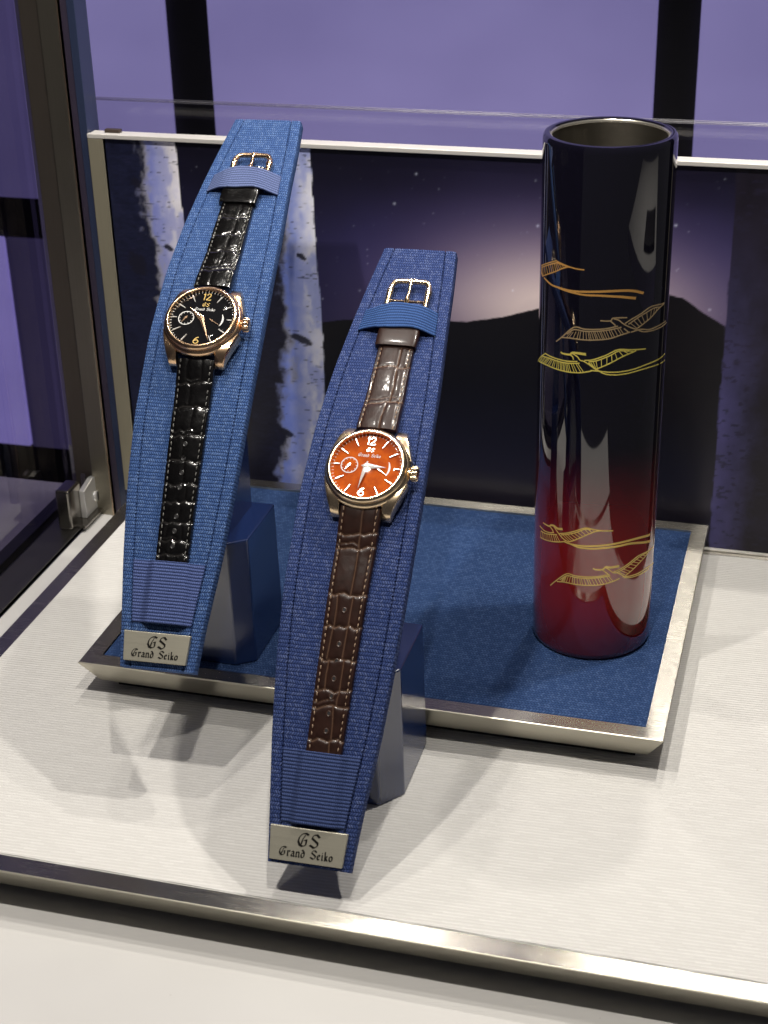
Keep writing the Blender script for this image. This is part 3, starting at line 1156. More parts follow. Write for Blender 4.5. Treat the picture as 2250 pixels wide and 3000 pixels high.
def make_watch(B, label, t0, s0, rot, strap, style):
    # frame of the watch: lies on the bowed face at (t0, s0)
    d = float(B.bow(s0 + 8) - B.bow(s0 - 8)) / 16
    l = math.sqrt(1 + d * d)
    Y = np.array([0, 1, d]) / l
    Z = np.array([0, -d, 1]) / l
    Xv = np.array([1.0, 0, 0])
    c, s_ = math.cos(rot), math.sin(rot)
    Mw = np.eye(4)
    Mw[:3, 0], Mw[:3, 1], Mw[:3, 2] = Xv * c + Y * s_, -Xv * s_ + Y * c, Z
    tl = style.get('tilt', 0.0)                  # head leaning back on its strap
    y_, z_ = Mw[:3, 1].copy(), Mw[:3, 2].copy()
    Mw[:3, 1], Mw[:3, 2] = y_ * math.cos(tl) + z_ * math.sin(tl), z_ * math.cos(tl) - y_ * math.sin(tl)
    hs = 1.02
    Mw[:3, 3] = B.pt(t0, s0, 1.6)
    T = Thing('wristwatch', label, 'wristwatch', B.M @ Mw)

    def loc(name, VF, mat, uv=None, smooth=False, sub=None):
        return mk(name, np.array(VF[0]) * hs, VF[1], mat, T, uv=uv, smooth=smooth, local=True, sub=sub)

    def onb(name, V, F, mat, uv=None, smooth=False, sub=None):
        return mk(name, B.world(V), F, mat, T, uv=uv, smooth=smooth, sub=sub)

    gold, goldb = style['gold'], style['gold_brush']
    # --- case
    prof = [(0, 0.4), (12.5, 0.4), (14.6, 1.0), (16.2, 2.0), (17.0, 3.2), (17.25, 4.4), (17.1, 5.4), (16.6, 6.2), (15.9, 6.75), (15.2, 6.9)]
    V, F, UV = lathe(prof, 96)
    case = loc('case', (V, F), gold, UV, 40)
    prof = [(15.6, 6.2), (16.0, 6.9), (16.05, 7.5), (15.85, 8.2), (15.4, 8.8), (14.9, 9.15), (14.4, 9.25), (14.15, 9.1), (14.0, 8.5), (13.95, 7.3), (13.95, 6.2)]
    V, F, UV = lathe(prof, 96)
    loc('bezel', (V, F), gold, UV, 50)
    # lugs: side profile (y, z) swept across x, slightly drawn in
    for sx in (-1, 1):
        for sy in (-1, 1):
            pr = [(5.0, 5.6), (9.0, 6.0), (12.6, 5.9), (15.4, 5.0), (17.6, 3.2), (19.0, 0.8), (19.2, -1.0), (18.0, -1.3), (16.2, 0.1), (14.0, 0.9), (5.0, 1.4)]
            bm = bmesh.new()
            rings = []
            for k in range(5):
                ring = []
                for (y_, z_) in pr:
                    f = max(0.0, (y_ - 5.0) / 15.4)
                    xo = 16.9 - 5.4 * f ** 1.1
                    x_ = (8.55, 8.8, xo - 1.5, xo - 0.35, xo)[k]
                    dz = (0.3, 0.0, 0.0, 0.35, 1.5)[k] if z_ > 0.5 else 0.0
                    ring.append(bm.verts.new((sx * x_, sy * y_, z_ - dz * min(1, max(0, z_ / 2.5)))))
                rings.append(ring)
            n = len(pr)
            for a, b in zip(rings[:-1], rings[1:]):
                for i in range(n):
                    bm.faces.new((a[i], a[(i + 1) % n], b[(i + 1) % n], b[i]))
            bm.faces.new(rings[0])
            bm.faces.new(rings[-1][::-1])
            loc('lug', out(bm), gold, smooth=28)
    # --- crown, fluted
    V, F = [], []
    prof = [(0.0, 15.8), (1.5, 15.8), (1.5, 17.3), (2.3, 17.4), (2.75, 17.9), (2.8, 19.6), (2.4, 20.2), (0.0, 20.4)]
    nt_ = 72
    for j in range(nt_):
        a = 2 * math.pi * j / nt_
        fl = 1 + 0.10 * math.copysign(abs(math.cos(a * 10)) ** 0.5, math.cos(a * 10))
        for r, x_ in prof:
            rr = r * (fl if 17.6 < x_ < 20.3 else 1)
            V.append((x_, rr * math.cos(a), 4.6 + rr * math.sin(a)))
    F = grid_faces(nt_, len(prof))
    F += [((nt_ - 1) * len(prof) + i, i, i + 1, (nt_ - 1) * len(prof) + i + 1) for i in range(len(prof) - 1)]
    V, F, _ = weld(V, F)
    loc('crown', (V, F), gold, smooth=35)
    # --- dial
    zd = 7.0
    V, F, UV = lathe([(0, zd), (5, zd), (10, zd), (14.1, zd), (14.1, zd - 0.6)], 96)
    dial = loc('dial', (V, F), style['dial'], UV, 40)
    mk_ = style['marker']

    def pol(r, deg):
        a = math.radians(90 - deg)
        return np.array([r * math.cos(a), r * math.sin(a)])

    for h in (1, 2, 3, 4, 5, 7, 8, 9, 10, 11):
        deg = h * 30
        r0, r1 = (11.0, 13.1) if h in (3, 9) else (9.6, 13.1)
        u_ = pol(1, deg)
        w_ = np.array([-u_[1], u_[0]])
        q = [u_ * r0 - w_ * 0.17, u_ * r1 - w_ * 0.30, u_ * r1 + w_ * 0.30, u_ * r0 + w_ * 0.17]
        loc('hour_marker', prism([tuple(p) for p in q], zd + 0.02, zd + 0.5, 0.08, seg=1), mk_)
    parts = []
    for k in range(60):
        u_ = pol(1, k * 6)
        w_ = np.array([-u_[1], u_[0]])
        r1 = 13.85
        r0 = 13.2
        q = [u_ * r0 - w_ * 0.12, u_ * r1 - w_ * 0.12, u_ * r1 + w_ * 0.12, u_ * r0 + w_ * 0.12]
        parts.append(prism([tuple(p) for p in q], zd + 0.02, zd + 0.06))
    tag(loc('minute_track', join(parts), style['print']), 'fine minute ticks round the dial', None)
    one = stroke(smooth_pts([(.04, .76), (.20, .84), (.27, .97)], 6), .13, 0, 1)
    D12 = [[(.06, .78), (.26, .95)], [(.26, .97), (.24, .50), (.22, .03)], [(.08, .03), (.38, .03)]]
    D2 = [[(.52, .72), (.58, .90), (.76, .97), (.93, .88), (.96, .70), (.84, .48), (.64, .26), (.50, .05)], [(.48, .05), (1.0, .05)], [(1.0, .05), (1.02, .17)]]
    D6 = [[(.66, .92), (.44, .86), (.22, .66), (.10, .38), (.14, .12), (.36, .0), (.60, .06), (.70, .28), (.60, .48), (.38, .54), (.16, .40)]]

    def num(groups, ox, oy, h, w):
        ps = []
        k = 0
        for g in groups:
            pts = smooth_pts(g, 22) if len(g) > 3 else np.array(g)
            ps.append(stroke([(ox + p[0] * h, oy + p[1] * h) for p in pts], w, zd + 0.03, 0.4 + 0.01 * k))
            k += 1
        return join(ps)

    loc('numeral_twelve', num([D12[0], D12[1]] + D2, -1.95, 9.2, 3.5, 0.44), style['numeral'])
    loc('numeral_six', num(D6, -1.35, -12.6, 3.3, 0.46), style['numeral'])
    loc('emblem', text('GS', 1.9, 0.1, 6.3, 0.26, 0.06, zd + 0.03, 0.02), style['emblem'])
    loc('dial_lettering', text('Grand Seiko', 1.45, 0.2, 4.2, 0.24, 0.05, zd + 0.03, 0.03), style['print'])
    # seconds sub-dial
    sub = np.array([-7.0, 0.0])
    ring = [sub + pol(3.3, k * 10) for k in range(37)]
    V, F = stroke(ring, 0.34, zd + 0.02, 0.05)
    sd = loc('seconds_ring', (V, F), style['print'])
    parts = []
    for k in range(12):
        a, b = sub + pol(2.55, k * 30), sub + pol(3.2, k * 30)
        parts.append(stroke([a, b], 0.2, zd + 0.02, 0.07))
    loc('seconds_ticks', join(parts), style['print'], sub=sd)
    hand = join([stroke([sub + pol(0.9, 30), sub, sub + pol(2.6, 215)], [0.3, 0.65, 0.15], zd + 0.25, 0.15), prism([tuple(sub + pol(0.55, k * 30)) for k in range(12)][::-1], zd + 0.1, zd + 0.55)])
    loc('seconds_hand', hand, style['hand'])
    # power reserve arc and its hand
    arc = [np.array([3.2, 0]) + pol(5.9, d_) for d_ in np.linspace(62, 122, 16)]
    ws = [0.25 + 0.55 * math.sin(math.pi * k / 15) for k in range(16)]
    loc('reserve_arc', stroke(arc, ws, zd + 0.02, 0.05), style['print'])
    loc('reserve_hand', join([stroke([(3.4, 0.15), (5.0, -0.9), (8.6, -3.0)], [0.35, 0.25, 0.1], zd + 0.25, 0.15)]), style['hand'])

    def dauphine(deg, ln, w, z, tail):
        u_ = pol(1, deg)
        w_ = np.array([-u_[1], u_[0]])
        pts = [-u_ * tail, w_ * w, u_ * ln, -w_ * w]
        V = [(*p, z) for p in pts] + [(0, 0, z + 0.42), (*(u_ * ln * 0.96), z + 0.10), (*(-u_ * tail * 0.9), z + 0.1)]
        F = [(0, 3, 2, 1), (0, 1, 6), (1, 4, 6), (1, 2, 5), (1, 5, 4), (2, 3, 5), (3, 4, 5), (3, 0, 6), (3, 6, 4)]
        return V, F

    loc('hour_hand', dauphine(style['hour'], style['hl'], 1.25, zd + 0.75, 2.2), style['hand'])
    loc('minute_hand', dauphine(style['minute'], style['ml'], 1.0, zd + 1.25, 2.0), style['hand'])
    V, F, UV = lathe([(0, zd + 1.9), (0.7, zd + 1.8), (0.8, zd + 0.1)], 20)
    loc('hand_boss', (V, F), style['hand'], UV, 40)
    # domed crystal
    prof = [(14.3, 8.9), (13.9, 9.25)] + [(13.6 * math.cos(a), 9.3 + 1.35 * math.sin(a)) for a in np.linspace(0.1, math.pi / 2, 12)]
    V, F, UV = lathe(prof, 72)
    loc('crystal', (V, F), style['crystal'], UV, True)

    # --- straps, alligator grain; heights are real relief
    def strap_piece(name, sa, sb, wa, wb, ta, tb, ha, hb, cracks_h, colspec, seed, lift):
        rr = random.Random(seed)
        nS, nT = int(abs(sb - sa) / 0.42), 49
        q = np.linspace(0, 1, nS)
        ss = sa + (sb - sa) * q
        hw_ = wa + (wb - wa) * q
        tc = ta + (tb - ta) * q
        f = np.linspace(-1, 1, nT)
        TT = f[None, :] * hw_[:, None]
        SS = np.repeat(ss[:, None], nT, 1)
        HH = np.repeat((ha + (hb - ha) * np.minimum(1, q * 1.6))[:, None], nT, 1)
        puff = HH * 0.30 * (1 - np.abs(f)[None, :] ** 2.6)
        dm = np.full(TT.shape, 1e9)
        rows = sorted(cracks_h)
        prevl = None
        lines = []
        for r_ in rows:
            yv = []
            for x_ in np.linspace(-9, 9, 10):
                yv.append((x_, r_ + rr.uniform(-0.75, 0.75) + x_ * rr.uniform(0.0, 0.16)))
            lines.append(yv)
            dm = np.minimum(dm, polyd(TT, SS, yv))
            if rr.random() < 0.45:
                off = rr.uniform(1.2, 2.4)
                dm = np.minimum(dm, polyd(TT, SS, [(x_, y_ + off + rr.uniform(-.2, .2)) for x_, y_ in yv[rr.randint(0, 3):rr.randint(6, 9)]]) + 0.18)
        allr = [min(sa, sb) - 4] + rows + [max(sa, sb) + 4]
        for a_, b_ in zip(allr[:-1], allr[1:]):
            for base in ((2.2,), (-1.0,), (3.0,), (-3.4, 2.6), (1.0,))[rr.randint(0, 4)]:
                x_ = base + rr.uniform(-0.5, 0.5)
                dm = np.minimum(dm, polyd(TT, SS, [(x_ + rr.uniform(-.3, .3), a_), (x_, (a_ + b_) / 2), (x_ + rr.uniform(-.9, .9), b_)]) + style['vert'])
        groove = np.exp(-(dm / 0.30) ** 2)
        pill = np.exp(-(dm / 1.1) ** 2)
        z = HH + puff - 0.34 * groove - 0.22 * pill + 0.10 * (vnoise(TT * 0.5 + 9, SS * 0.35, seed) - 0.5)
        chan = np.exp(-((np.abs(TT) - (hw_[:, None] - 1.55)) / 0.42) ** 2)
        z -= 0.22 * chan
        z[:, 0] -= 0.5
        z[:, -1] -= 0.5
        V, C = [], []
        LF = np.array([lift(v_) for v_ in ss])
        for i in range(nS):
            for j in range(nT):
                V.append(B.pt(tc[i] + TT[i, j], ss[i], z[i, j] + LF[i]))
        o2 = len(V)
        for i in range(nS):
            for j in (0, nT - 1):
                V.append(B.pt(tc[i] + TT[i, j], ss[i], LF[i] + 0.05))
        F = grid_faces(nS, nT)
        for i in range(nS - 1):
            F.append((i * nT, (i + 1) * nT, o2 + 2 * (i + 1), o2 + 2 * i))
            F.append((i * nT + nT - 1, o2 + 2 * i + 1, o2 + 2 * (i + 1) + 1, (i + 1) * nT + nT - 1))
            F.append((o2 + 2 * i, o2 + 2 * (i + 1), o2 + 2 * (i + 1) + 1, o2 + 2 * i + 1))
        F.append([j for j in range(nT)] + [o2 + 1, o2])
        F.append([(nS - 1) * nT + j for j in range(nT)][::-1] + [o2 + 2 * (nS - 1), o2 + 2 * (nS - 1) + 1])
        ob = onb(name, V, F, style['leather'], smooth=50)
        g = np.clip(groove * 1.1, 0, 1).ravel()
        vn = vnoise(TT * 0.4, SS * 0.4, seed + 5).ravel()
        base = np.array(style['lcol'])
        cols = base[None, :] * (0.65 + 0.7 * vn)[:, None]
        cols = cols * (1 - g[:, None] * style['gmix']) + np.array(style['gcol'])[None, :] * g[:, None] * style['gmix']
        cols = np.vstack([cols, np.tile(base * 0.6, (2 * nS, 1))])
        set_colors(ob, 'leather', cols)
        # stitches along both edges
        parts = []
        npi = int(abs(sb - sa) / 2.45)
        for sgn in (-1, 1):
            for k in range(npi):
                qq = (k + 0.5) / npi
                i = int(qq * (nS - 1))
                t_ = tc[i] + sgn * (hw_[i] - 1.55)
                s_0 = ss[i]
                pts = []
                for w in np.linspace(-0.72, 0.72, 5):
                    hgt = z[i, 4] if sgn < 0 else z[i, nT - 5]
                    pts.append(B.pt(t_ + w * 0.12 * sgn, s_0 + w, min(z[i, 3], z[i, 5], 9) + LF[i] + 0.10 - 0.30 * (w / 0.72) ** 2))
                parts.append(tube(pts, 0.22, 5))
        V, F = join(parts)
        st_ = onb('stitching', V, F, style['thread'], sub=ob)
        st_['kind'] = 'stuff'
        return ob, z, LF, ss, tc

    low_lift = lambda v_: 0.2 + 3.0 * float(sstep(strap['low'][0] - 20, strap['low'][0] + 1, np.array(v_)))
    lo, z, LF, ss, tc = strap_piece('lower_strap', strap['low'][0], strap['low'][1], 8.35, 7.15, t0, strap['low_t'], 3.0, 2.0, strap['low_cracks'], None, style['seed'], low_lift)
    up_lift = lambda v_: 0.2 + 3.0 * float(sstep(strap['up'][0] + 20, strap['up'][0] - 1, np.array(v_)))
    upo, *_ = strap_piece('upper_strap', strap['up'][0], strap['up'][1], 8.35, 7.25, t0, strap['up_t'], 3.0, 2.2, strap['up_cracks'], None, style['seed'] + 3, up_lift)
    # punched holes
    for k in range(strap['holes'][2]):
        s_ = strap['holes'][0] - k * strap['holes'][1]
        i = int(np.argmin(np.abs(ss - s_)))
        ctr = np.array([tc[i], s_])
        zz = z[i, 24] + LF[i]
        V, F, _ = lathe([(0, 0.03), (0.62, 0.03), (0.85, 0.16), (1.05, 0.10), (1.12, -0.25)], 14)
        V = [B.pt(ctr[0] + v[0], ctr[1] + v[1] * 1.1, zz + v[2] - 0.02) for v in V]
        h_ = onb('buckle_hole', V, F, style['hole_rim'], smooth=40, sub=lo)
        V2, F2, _ = lathe([(0, 0.0), (0.72, 0.0), (0.72, -0.1)], 12)
        V2 = [B.pt(ctr[0] + v[0] + 0.1, ctr[1] + v[1] + 0.15, zz + v[2] + 0.06) for v in V2]
        onb('hole', V2, F2, MAT['black'], sub=lo)
    # keeper loop
    k0, k1 = strap['keeper']
    V = []
    nS, nA = 11, 40
    for i in range(nS):
        q = i / (nS - 1)
        s_ = k0 + (k1 - k0) * q
        bul = 0.55 * math.sin(math.pi * q) ** 0.5
        for a in range(nA):
            th = 2 * math.pi * a / nA
            cx_, cz_ = math.cos(th), math.sin(th)
            x_ = math.copysign(abs(cx_) ** 0.35, cx_) * (8.7 + bul * 0.5)
            z_ = 2.4 + math.copysign(abs(cz_) ** 0.55, cz_) * (1.95 + bul * 0.5)
            V.append(B.pt(strap['keeper_t'] + x_, s_, max(0.15, z_)))
    F = grid_faces(nS, nA, wrap=True)
    F.append(list(range(nA)))
    F.append([(nS - 1) * nA + a for a in range(nA)][::-1])
    ko = onb('strap_keeper', V, F, style['leather'], smooth=50)
    vv = vnoise(np.array([v[0] for v in V]) * 0.5, np.array([v[1] for v in V]) * 0.5, 77)
    set_colors(ko, 'leather', np.array(style['lcol'])[None, :] * (0.6 + 0.8 * vv)[:, None])
    # pin buckle
    b0, b1, bt = strap['buckle']
    w = 8.4
    rail = [(-w, b0 - 2), (-w, b0 + (b1 - b0) * 0.62), (-w * 0.93, b1 - 1.6), (-w * 0.72, b1), (0, b1 + 0.25), (w * 0.72, b1), (w * 0.93, b1 - 1.6), (w, b0 + (b1 - b0) * 0.62), (w, b0 - 2)]
    pts = smooth_pts(rail, 64)
    R_ = [1.25 + 0.4 * math.exp(-((p[1] - (b0 + (b1 - b0) * .55)) / 1.6) ** 2) for p in pts]
    pts3 = [B.pt(bt + p[0], p[1], 2.3 + 0.9 * (p[1] - b0) / (b1 - b0)) for p in pts]
    V, F = tube(pts3, R_, 10)
    bk = onb('buckle', V, F, gold, smooth=45)
    yb = b0 + (b1 - b0) * 0.18
    V, F = tube([B.pt(bt - w, yb, 2.3), B.pt(bt + w, yb, 2.3)], 0.6, 8)
    onb('cross_bar', V, F, gold, smooth=45, sub=bk)
    pts = [B.pt(bt, yb - 1, 2.6), B.pt(bt, yb, 3.3), B.pt(bt, b0 + (b1 - b0) * .5, 3.0), B.pt(bt, b1 - 1.5, 3.9), B.pt(bt, b1 + 0.3, 4.3)]
    V, F = tube(pts, [0.8, 1.1, 0.7, 0.8, 0.75], 8)
    onb('tongue', V, F, gold, smooth=45, sub=bk)
    V, F = text('GS', 2.0, 0.15, 0.0, 0.45, 0.25, 0.0, 0.0)
    V = [B.pt(bt + v[0], b1 - 0.75 + v[1] * 0.9, 4.2 + v[2] * 0.5) for v in V]
    onb('buckle_emblem', V, F, gold, sub=bk)
    return T


def gold_mat(name, col, rough):
    m = Mat(name, col, rough, 1.0)
    x, y, z = m.pos()
    n = m.noise(m.vec(x * 0.4, y * 0.4, z * 0.4), 1.0, 3)
    m.set('Roughness', n * 0.10 + (rough - 0.05))
    return m.m


def leather(name, rough, coat):
    m = attr_mat(name, 'leather', rough)
    x, y, z = m.pos()
    n = m.noise(m.vec(x * 2.2, y * 2.2, z * 2.2), 1.0, 3, 0.6)
    n2 = m.noise(m.vec(x * 0.5, y * 0.5, z * 0.5), 1.0, 2)
    m.set('Roughness', n * 0.16 + n2 * 0.14 + (rough - 0.15))
    m.bump(n, 0.03)
    m.b.inputs['Specular IOR Level'].default_value = 0.28
    m.b.inputs['Coat Weight'].default_value = coat
    m.b.inputs['Coat Roughness'].default_value = 0.09
    return m.m


def red_dial():
    m = Mat('red_lacquer_dial', (0.42, 0.055, 0.008), 0.45)
    m.b.inputs['Specular IOR Level'].default_value = 0.04
    x, y, z = m.pos()
    n = m.noise(m.vec(x * 0.16, y * 0.16, 0.0), 1.0, 4, 0.6)
    f = m.noise(m.vec(x * 2.0, y * 2.0, 0.0), 1.0, 2)
    c = m.mix(n.step(0.3, 0.7), (0.33, 0.042, 0.001), (0.54, 0.098, 0.002))
    m.set('Base Color', m.mix(f * 0.15, c, (0.5, 0.10, 0.02)))
    return m.m


CRY = glassy('watch_crystal', (0.98, 0.98, 0.98), 0.03, 1.38)
WHITEM = Mat('polished_white_marker', (0.80, 0.78, 0.75), 0.28, 0.5).m
PRINTW = Mat('white_dial_print', (0.75, 0.74, 0.72), 0.5).m
sty2 = dict(vert=0.12, gold=gold_mat('rose_gold_pale', (0.95, 0.74, 0.48), 0.23), gold_brush=None, dial=red_dial(), marker=WHITEM, print=PRINTW, numeral=WHITEM, emblem=WHITEM,
            hand=Mat('silver_hand', (0.90, 0.87, 0.82), 0.25, 0.35).m, crystal=CRY, hour=90, hl=8.2, minute=188, ml=10.4,
            leather=leather('brown_alligator', 0.36, 0.22), lcol=(0.024, 0.0095, 0.0065), gcol=(0.19, 0.11, 0.07), gmix=0.75,
            thread=Mat('tan_thread', (0.36, 0.25, 0.17), 0.7).m, hole_rim=Mat('hole_rim_brown', (0.055, 0.028, 0.018), 0.35).m, seed=21)
make_watch(B2, 'wristwatch with red dial, rose gold case and brown alligator strap on the front stand', 2.95, 153.3, -0.015,
           dict(low=(137.5, 38.0), low_t=0.9, up=(171.5, 237.0), up_t=1.6, low_cracks=[127, 121.5, 103, 90.5, 78, 66, 60, 47.5], up_cracks=[185, 203.5, 222],
                holes=(97.0, 6.6, 8), keeper=(214.0, 224.5), keeper_t=1.8, buckle=(237.0, 249.8, 1.5)), sty2)
sty1 = dict(vert=0.36, tilt=math.radians(-5.5), gold=gold_mat('rose_gold_deep', (0.97, 0.66, 0.40), 0.22), gold_brush=None, dial=Mat('black_dial', (0.006, 0.006, 0.007), 0.12).m, marker=WHITEM, print=PRINTW,
            numeral=Mat('yellow_gold_numeral', (0.88, 0.62, 0.22), 0.3, 0.9).m, emblem=Mat('yellow_gold_emblem', (0.88, 0.62, 0.22), 0.35, 0.9).m,
            hand=Mat('rose_gold_hand', (0.90, 0.60, 0.38), 0.25, 0.9).m, crystal=CRY, hour=309, hl=8.6, minute=154, ml=12.6,
            leather=leather('black_alligator', 0.20, 0.7), lcol=(0.003, 0.0027, 0.0027), gcol=(0.035, 0.032, 0.03), gmix=0.6,
            thread=Mat('grey_thread', (0.17, 0.165, 0.155), 0.45).m, hole_rim=Mat('hole_rim_black', (0.012, 0.011, 0.011), 0.3).m, seed=33)
make_watch(B1, 'wristwatch with black dial, rose gold case and glossy black alligator strap on the rear stand', 0.75, 146.0, -0.01,
           dict(low=(129.5, 39.0), low_t=1.4, up=(164.5, 237.0), up_t=0.3, low_cracks=[119, 109, 97, 86, 76, 68.5, 60, 52.5, 46.5], up_cracks=[174, 185, 195, 205, 214],
                holes=(93.0, 6.1, 8), keeper=(213.0, 223.0), keeper_t=0.4, buckle=(233.5, 243.5, 1.0)), sty1)

# ================================================================== tumbler
CX, CY, CR, CH = 225.9, 82.2, 27.4, 236.1
t = Thing('tumbler', 'tall glossy black to red lacquered tumbler with golden cranes', 'tumbler', at(CX, CY, TH + 0.1))
m = Mat('black_to_red_lacquer', (0.02, 0.01, 0.02), 0.03, 0.0)
x, y, z = m.pos()
n = m.noise(m.vec(x * 0.02, y * 0.02, z * 0.02), 1.0, 2)
zz = z + n * 8.0
c = m.mix(zz.step(112, 44), (0.004, 0.0035, 0.009), (0.27, 0.012, 0.009))
c = m.mix(zz.step(34, 2), c, (0.105, 0.006, 0.006))
m.set('Base Color', c)
m.b.inputs['IOR'].default_value = 1.85
m.b.inputs['Coat Weight'].default_value = 0.45
m.b.inputs['Coat Roughness'].default_value = 0.03
prof = [(0, 0.0), (25.0, 0.0), (26.3, 0.4), (27.1, 1.6), (CR, 3.6), (CR, 60), (CR, 120), (CR, 180), (CR, CH - 3.0), (27.2, CH - 1.2), (26.6, CH - 0.3), (25.6, CH), (24.6, CH - 0.25), (24.1, CH - 1.1)]
V, F, UV = lathe(prof, 128)
mk('body', V, F, m.m, t, uv=UV, smooth=35, local=True)
prof = [(24.15, CH - 0.9), (23.9, CH - 0.8), (23.6, CH - 1.2), (23.5, CH - 2.0), (23.75, CH - 2.3)]
V, F, UV = lathe(prof, 128)
mk('rim_ring', V, F, Mat('bright_rim_steel', (0.85, 0.80, 0.68), 0.25, 0.9).m, t, uv=UV, smooth=40, local=True)
prof = [(23.75, CH - 2.2), (23.7, CH - 30), (23.6, CH - 120), (23.0, 6), (20, 4), (0, 4)]
V, F, UV = lathe(prof, 96)
mk('inner_wall', V, F, brushed('inner_steel', (0.22, 0.20, 0.165), 0.42, 'u', 0.5), t, uv=UV, smooth=40, local=True)

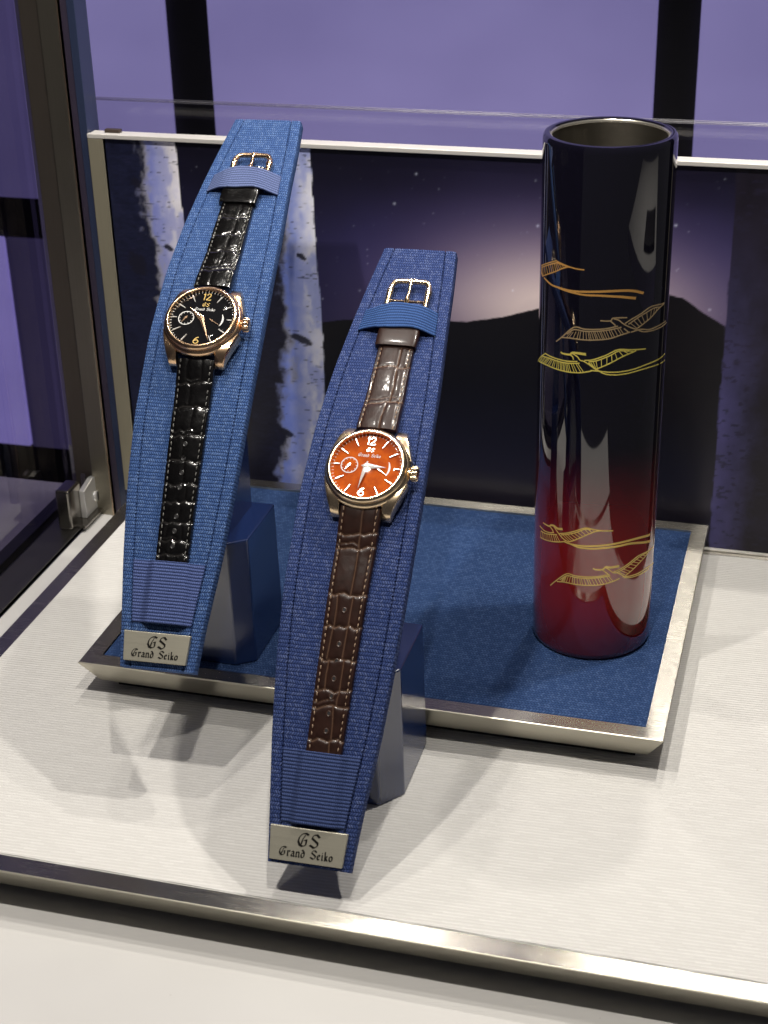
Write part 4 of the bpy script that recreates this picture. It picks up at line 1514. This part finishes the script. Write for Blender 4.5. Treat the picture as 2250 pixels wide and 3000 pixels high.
CRANES = [
    dict(lines=["-66.6,200.1 -40.6,205.7 -37.3,205.9 -26.4,205.2 -17.7,204.8 -9.8,204.8",
                "-64.9,199.6 -41.7,204.6 -36.1,205.3 -23.7,204.9",
                "-62.9,196 -41.4,200.9 -32.9,203.2 -26.3,204.7 -22.8,205",
                "-65,200 -65.8,197.6 -62.9,196"],
         thick=["-58.3,196.1 -51.9,195.6 -43.4,194.9 -35.4,195 -21.2,195 -5.3,195.7 9.4,196.3 24.2,196.4 34.5,195.7 43.7,194.1", "-35.3,194.8 -21.2,194.4 -9,194.2 5.9,194.4 20.7,193.9 28.3,193.3 36.1,192.5"],
         ribs=[("-63.5,199.7 -51,202.6 -41.7,204.4 -36.1,205.1 -27.3,205", "-61.7,196.5 -47.8,199.4 -40.3,201.3 -32.9,203.2 -26.3,204.6", 12)]),
    dict(lines=["5.6,183.6 14.1,183.6 16.2,184.7 21.5,184.8 28.8,184.6",
                "14.5,183.4 17.6,182.1 18.9,181.4",
                "17,184.5 21.6,183.7 25.5,182.1 32,180.2 38.4,178.8",
                "-36.3,171.1 -29.3,174.1 -17.6,179.5 -8,179.4 1.1,179.7 10.7,180.2 21,181.2",
                "-24.3,175.8 -17.5,178.5 -7.9,178.5 1.2,178.9 11.5,179.5 24.1,180.6",
                "-30.7,173.7 -19.8,174.5 -7.6,174.7 4.4,175.2 14.8,175.9 23.7,177.2 32.3,178.1",
                "26.5,179.9 30.6,178.2",
                "27.1,182.1 33.3,183.7 42.5,185.4 54,187.3 74.1,186.1",
                "30.3,181.6 41.7,184.4 56.3,186.2 65.2,185.6",
                "38,179 45.8,180.8 54.7,182.8 62.7,184.9 73.2,186",
                "33.1,178 42.4,178.5 52.3,177.4 64.1,177.4 80.5,177.2",
                "38.9,178.7 45.4,177.2 55.7,176.5 67.3,176.2 84.2,175.9"],
         thick=[],
         ribs=[("-20.8,177.1 -7.9,178.5 1.2,178.9 11.5,179.5 24.2,180.5", "-26,174.2 -7.6,174.8 4.4,175.2 14.8,176 28.3,177.8", 22), ("31.9,181.7 41.7,184.2 56.4,186.1 63.8,185.8", "38.4,179.2 45.8,180.8 54.7,182.8 65.3,185.3", 9)]),
    dict(lines=["-21,167.1 -18,166.4 -17,165.2",
                "-18.5,167.9 -13.4,166.8 -10.9,165.5 -7.8,165.3",
                "-52,163.3 -42.1,163.4 -33.1,163.6 -23.5,163.9 -13.3,164.7",
                "-74.5,155.6 -61.6,160.2 -52,163.3",
                "-57.3,161.2 -44.6,162.3 -33,162.6 -23.4,163 -11.2,164.1",
                "-69,156.8 -51.5,158.4 -32.7,158.9 -21.4,159.2 -10.5,159.9 -2,161 -0.5,161.3",
                "-7,165.6 0.6,166.3 11.6,168.5 22,170.8 34.7,170.1 49.3,169.2",
                "-3.1,165.2 4.4,166.1 15.4,168.4 22.8,170.2 32.3,169.7",
                "2.4,162.1 5.4,162.6 15.7,165 26.9,167.7 39.1,169.4",
                "-7.8,165.3 -2.2,163.9 4,161.8",
                "-3.1,164.8 1.6,162.9",
                "-1.3,161.4 5.5,161.4 16,160.9 27.6,160.9 40,161.4 52.4,162 67.4,161.9 84.7,161.7",
                "3.9,162.2 10.1,160.4 18.4,159.7 30.1,159.7 42.8,160.2 58.4,160.1 86.6,158.4"],
         thick=["-30.3,167.2 -28.3,166.8 -21,167.1 -18.5,168.1 -13.5,168.4 -5.6,168.4"],
         ribs=[("-59.3,160.8 -44.6,162.2 -33,162.5 -23.4,162.9 -11.2,164", "-67.1,157.3 -51.5,158.5 -32.7,159 -21.4,159.3 -5.1,160.7", 24), ("-1.6,165 4.4,165.9 15.4,168.3 22.8,170.1 32.3,169.7", "2.4,162.5 5.4,162.8 15.7,165.1 26.9,167.8 38.2,169.4", 10)]),
    dict(lines=["-38.5,83.3 -34.6,82.1 -33.5,81",
                "-33.8,84.4 -30.1,82.9 -25.8,81.1",
                "-55,79.8 -46,79.4 -38.3,80.1 -32.6,81.2",
                "-52.5,77.9 -43.5,78.5 -35.3,79.8 -29.1,80.7",
                "-53.7,74.4 -43.3,75.3 -33.2,76.5 -24.7,77.8 -19.3,78.9",
                "-26.2,81.7 -18.1,83.2 -10.3,85 -0.9,87.3 5.7,87 13.6,86.4 25,86",
                "-24.2,81.4 -16.6,82.8 -8.9,84.5 -0.9,86.7 4.4,86.6",
                "-15.6,79 -7.3,81.4 0.7,83.9 8.4,85.8 13.6,86.3",
                "-25.8,81.1 -20.9,79.6 -15.6,78.9"],
         thick=["-48.8,82.8 -39.5,83.1 -37.1,84 -32.9,84.5 -28.4,83.9 -22.8,84.5", "-21.6,78.6 -14.8,78.2 -4.3,78.2 10.3,78.8 23.5,79.3 37.8,79.7 53.8,79.3 71.7,77.5", "-14.8,78.2 -6.3,77.3 5.1,77.3 16.9,77.7 30.6,78 45.9,77.8 72.5,74"],
         ribs=[("-53.2,77.6 -43.5,78.4 -35.3,79.7 -29.1,80.6", "-53.7,74.5 -43.3,75.3 -33.2,76.6 -24.7,77.9", 10), ("-22.6,81.5 -16.6,82.7 -8.9,84.4 -0.9,86.5 7.1,86.2", "-15.6,79.2 -10,80.7 -3.3,82.7 3.3,84.5 9.7,86", 10)]),
    dict(lines=["16.1,66.9 20,65.3 22.1,64.5",
                "19.1,67.9 22.6,66.7 26.8,65 31.9,64.3 38.1,62",
                "-35.5,53.6 -29.3,57 -17.5,62.6 -8.8,62.7 1.4,62.9 12.7,63.4 23.5,64.2",
                "-24.3,58.6 -16.7,61.8 -7.4,61.9 2.2,62.2 13.4,62.8 24.2,63.5",
                "-27.5,57.2 -18.8,58.2 -7.1,58.4 5.1,58.7 17.1,59.3 26.6,60.4 33.6,61.5",
                "27.2,65.2 35.4,66.5 45.4,68.6 55.1,70.2 70.5,69.5 85.2,68.3",
                "30.4,64.6 38.4,66.2 47.1,68 56.2,69.4 67.7,69.4",
                "39.6,62.2 47.6,64.2 56.6,66.4 65.4,68 72.1,69.1",
                "36.6,62 44.5,61.4 55.4,61.1 64.2,61.3 76.1,60.6 93.3,58.1",
                "38.1,61.4 46.3,60.5 57.6,60.1 72.8,59.9"],
         thick=["7.8,67.4 10.5,66.9 16.5,66.9 19.7,68.1 24.5,67.7 32.6,67.8"],
         ribs=[("-21.2,59.7 -16.7,61.6 -7.4,61.8 2.2,62.2 13.5,62.7 24.9,63.4", "-23.4,57.7 -18.8,58.2 -7.1,58.5 5.1,58.7 17.1,59.4 29.3,60.8", 22), ("32.6,64.5 38.4,66 47.1,67.8 56.2,69.3 67.1,69.3", "38.8,62.5 45.9,63.9 54.7,66 61.9,67.4 69.9,68.9", 10)]),
]



def P2(s):
    return np.array([[float(q) for q in p.split(',')] for p in s.split()])


def on_cyl(VF, lift):
    """(arc length, height) strokes bent round the body"""
    V = []
    for a, z_, h in VF[0]:
        th = a / CR - math.pi / 2
        r = CR + 0.02 + h
        V.append((r * math.cos(th), r * math.sin(th), z_ - TH - 0.1))
    return V, VF[1]


def arc(s, n=26):
    p = smooth_pts(P2(s), n) if len(s.split()) > 2 else P2(s)
    p = np.array(p)
    p[:, 0] = np.radians(p[:, 0]) * CR
    return p


labels = ['golden crane trail at the top, flying off to the left', 'dull gold crane with one wing raised, second from the top', 'bright gold crane in the middle of the black part',
          'gold crane in the upper red part with long tail', 'lowest gold crane with one wing raised']
golds = [(0.72, 0.38, 0.10), (0.50, 0.36, 0.19), (0.90, 0.76, 0.16), (0.90, 0.64, 0.17), (0.90, 0.66, 0.20)]
for cr_, lab, gc in zip(CRANES, labels, golds):
    mt = Mat('gold_leaf_line', gc, 0.38, 0.35).m
    parts = []
    h = 0.05
    k = 0
    for s_ in cr_['lines']:
        parts.append(stroke(arc(s_), 0.52, 0.0, h + 0.004 * (k % 7)))
        k += 1
    for s_ in cr_['thick']:
        p = arc(s_, 40)
        ws = np.linspace(0.6, 1.1, len(p))
        parts.append(stroke(p, ws, 0.0, h + 0.004 * (k % 7)))
        k += 1
    for a, b, n_ in cr_['ribs']:
        pa, pb = arc(a, 60), arc(b, 60)
        for q in np.linspace(0.02, 0.98, n_):
            i, j = int(q * (len(pa) - 1)), int(q * (len(pb) - 1))
            parts.append(stroke([pa[i], pb[j]], 0.30, 0.0, h + 0.004 * (k % 7)))
            k += 1
    V, F = on_cyl(join(parts), 0)
    o = mk('crane', V, F, mt, t, local=True)
    o['label'] = lab
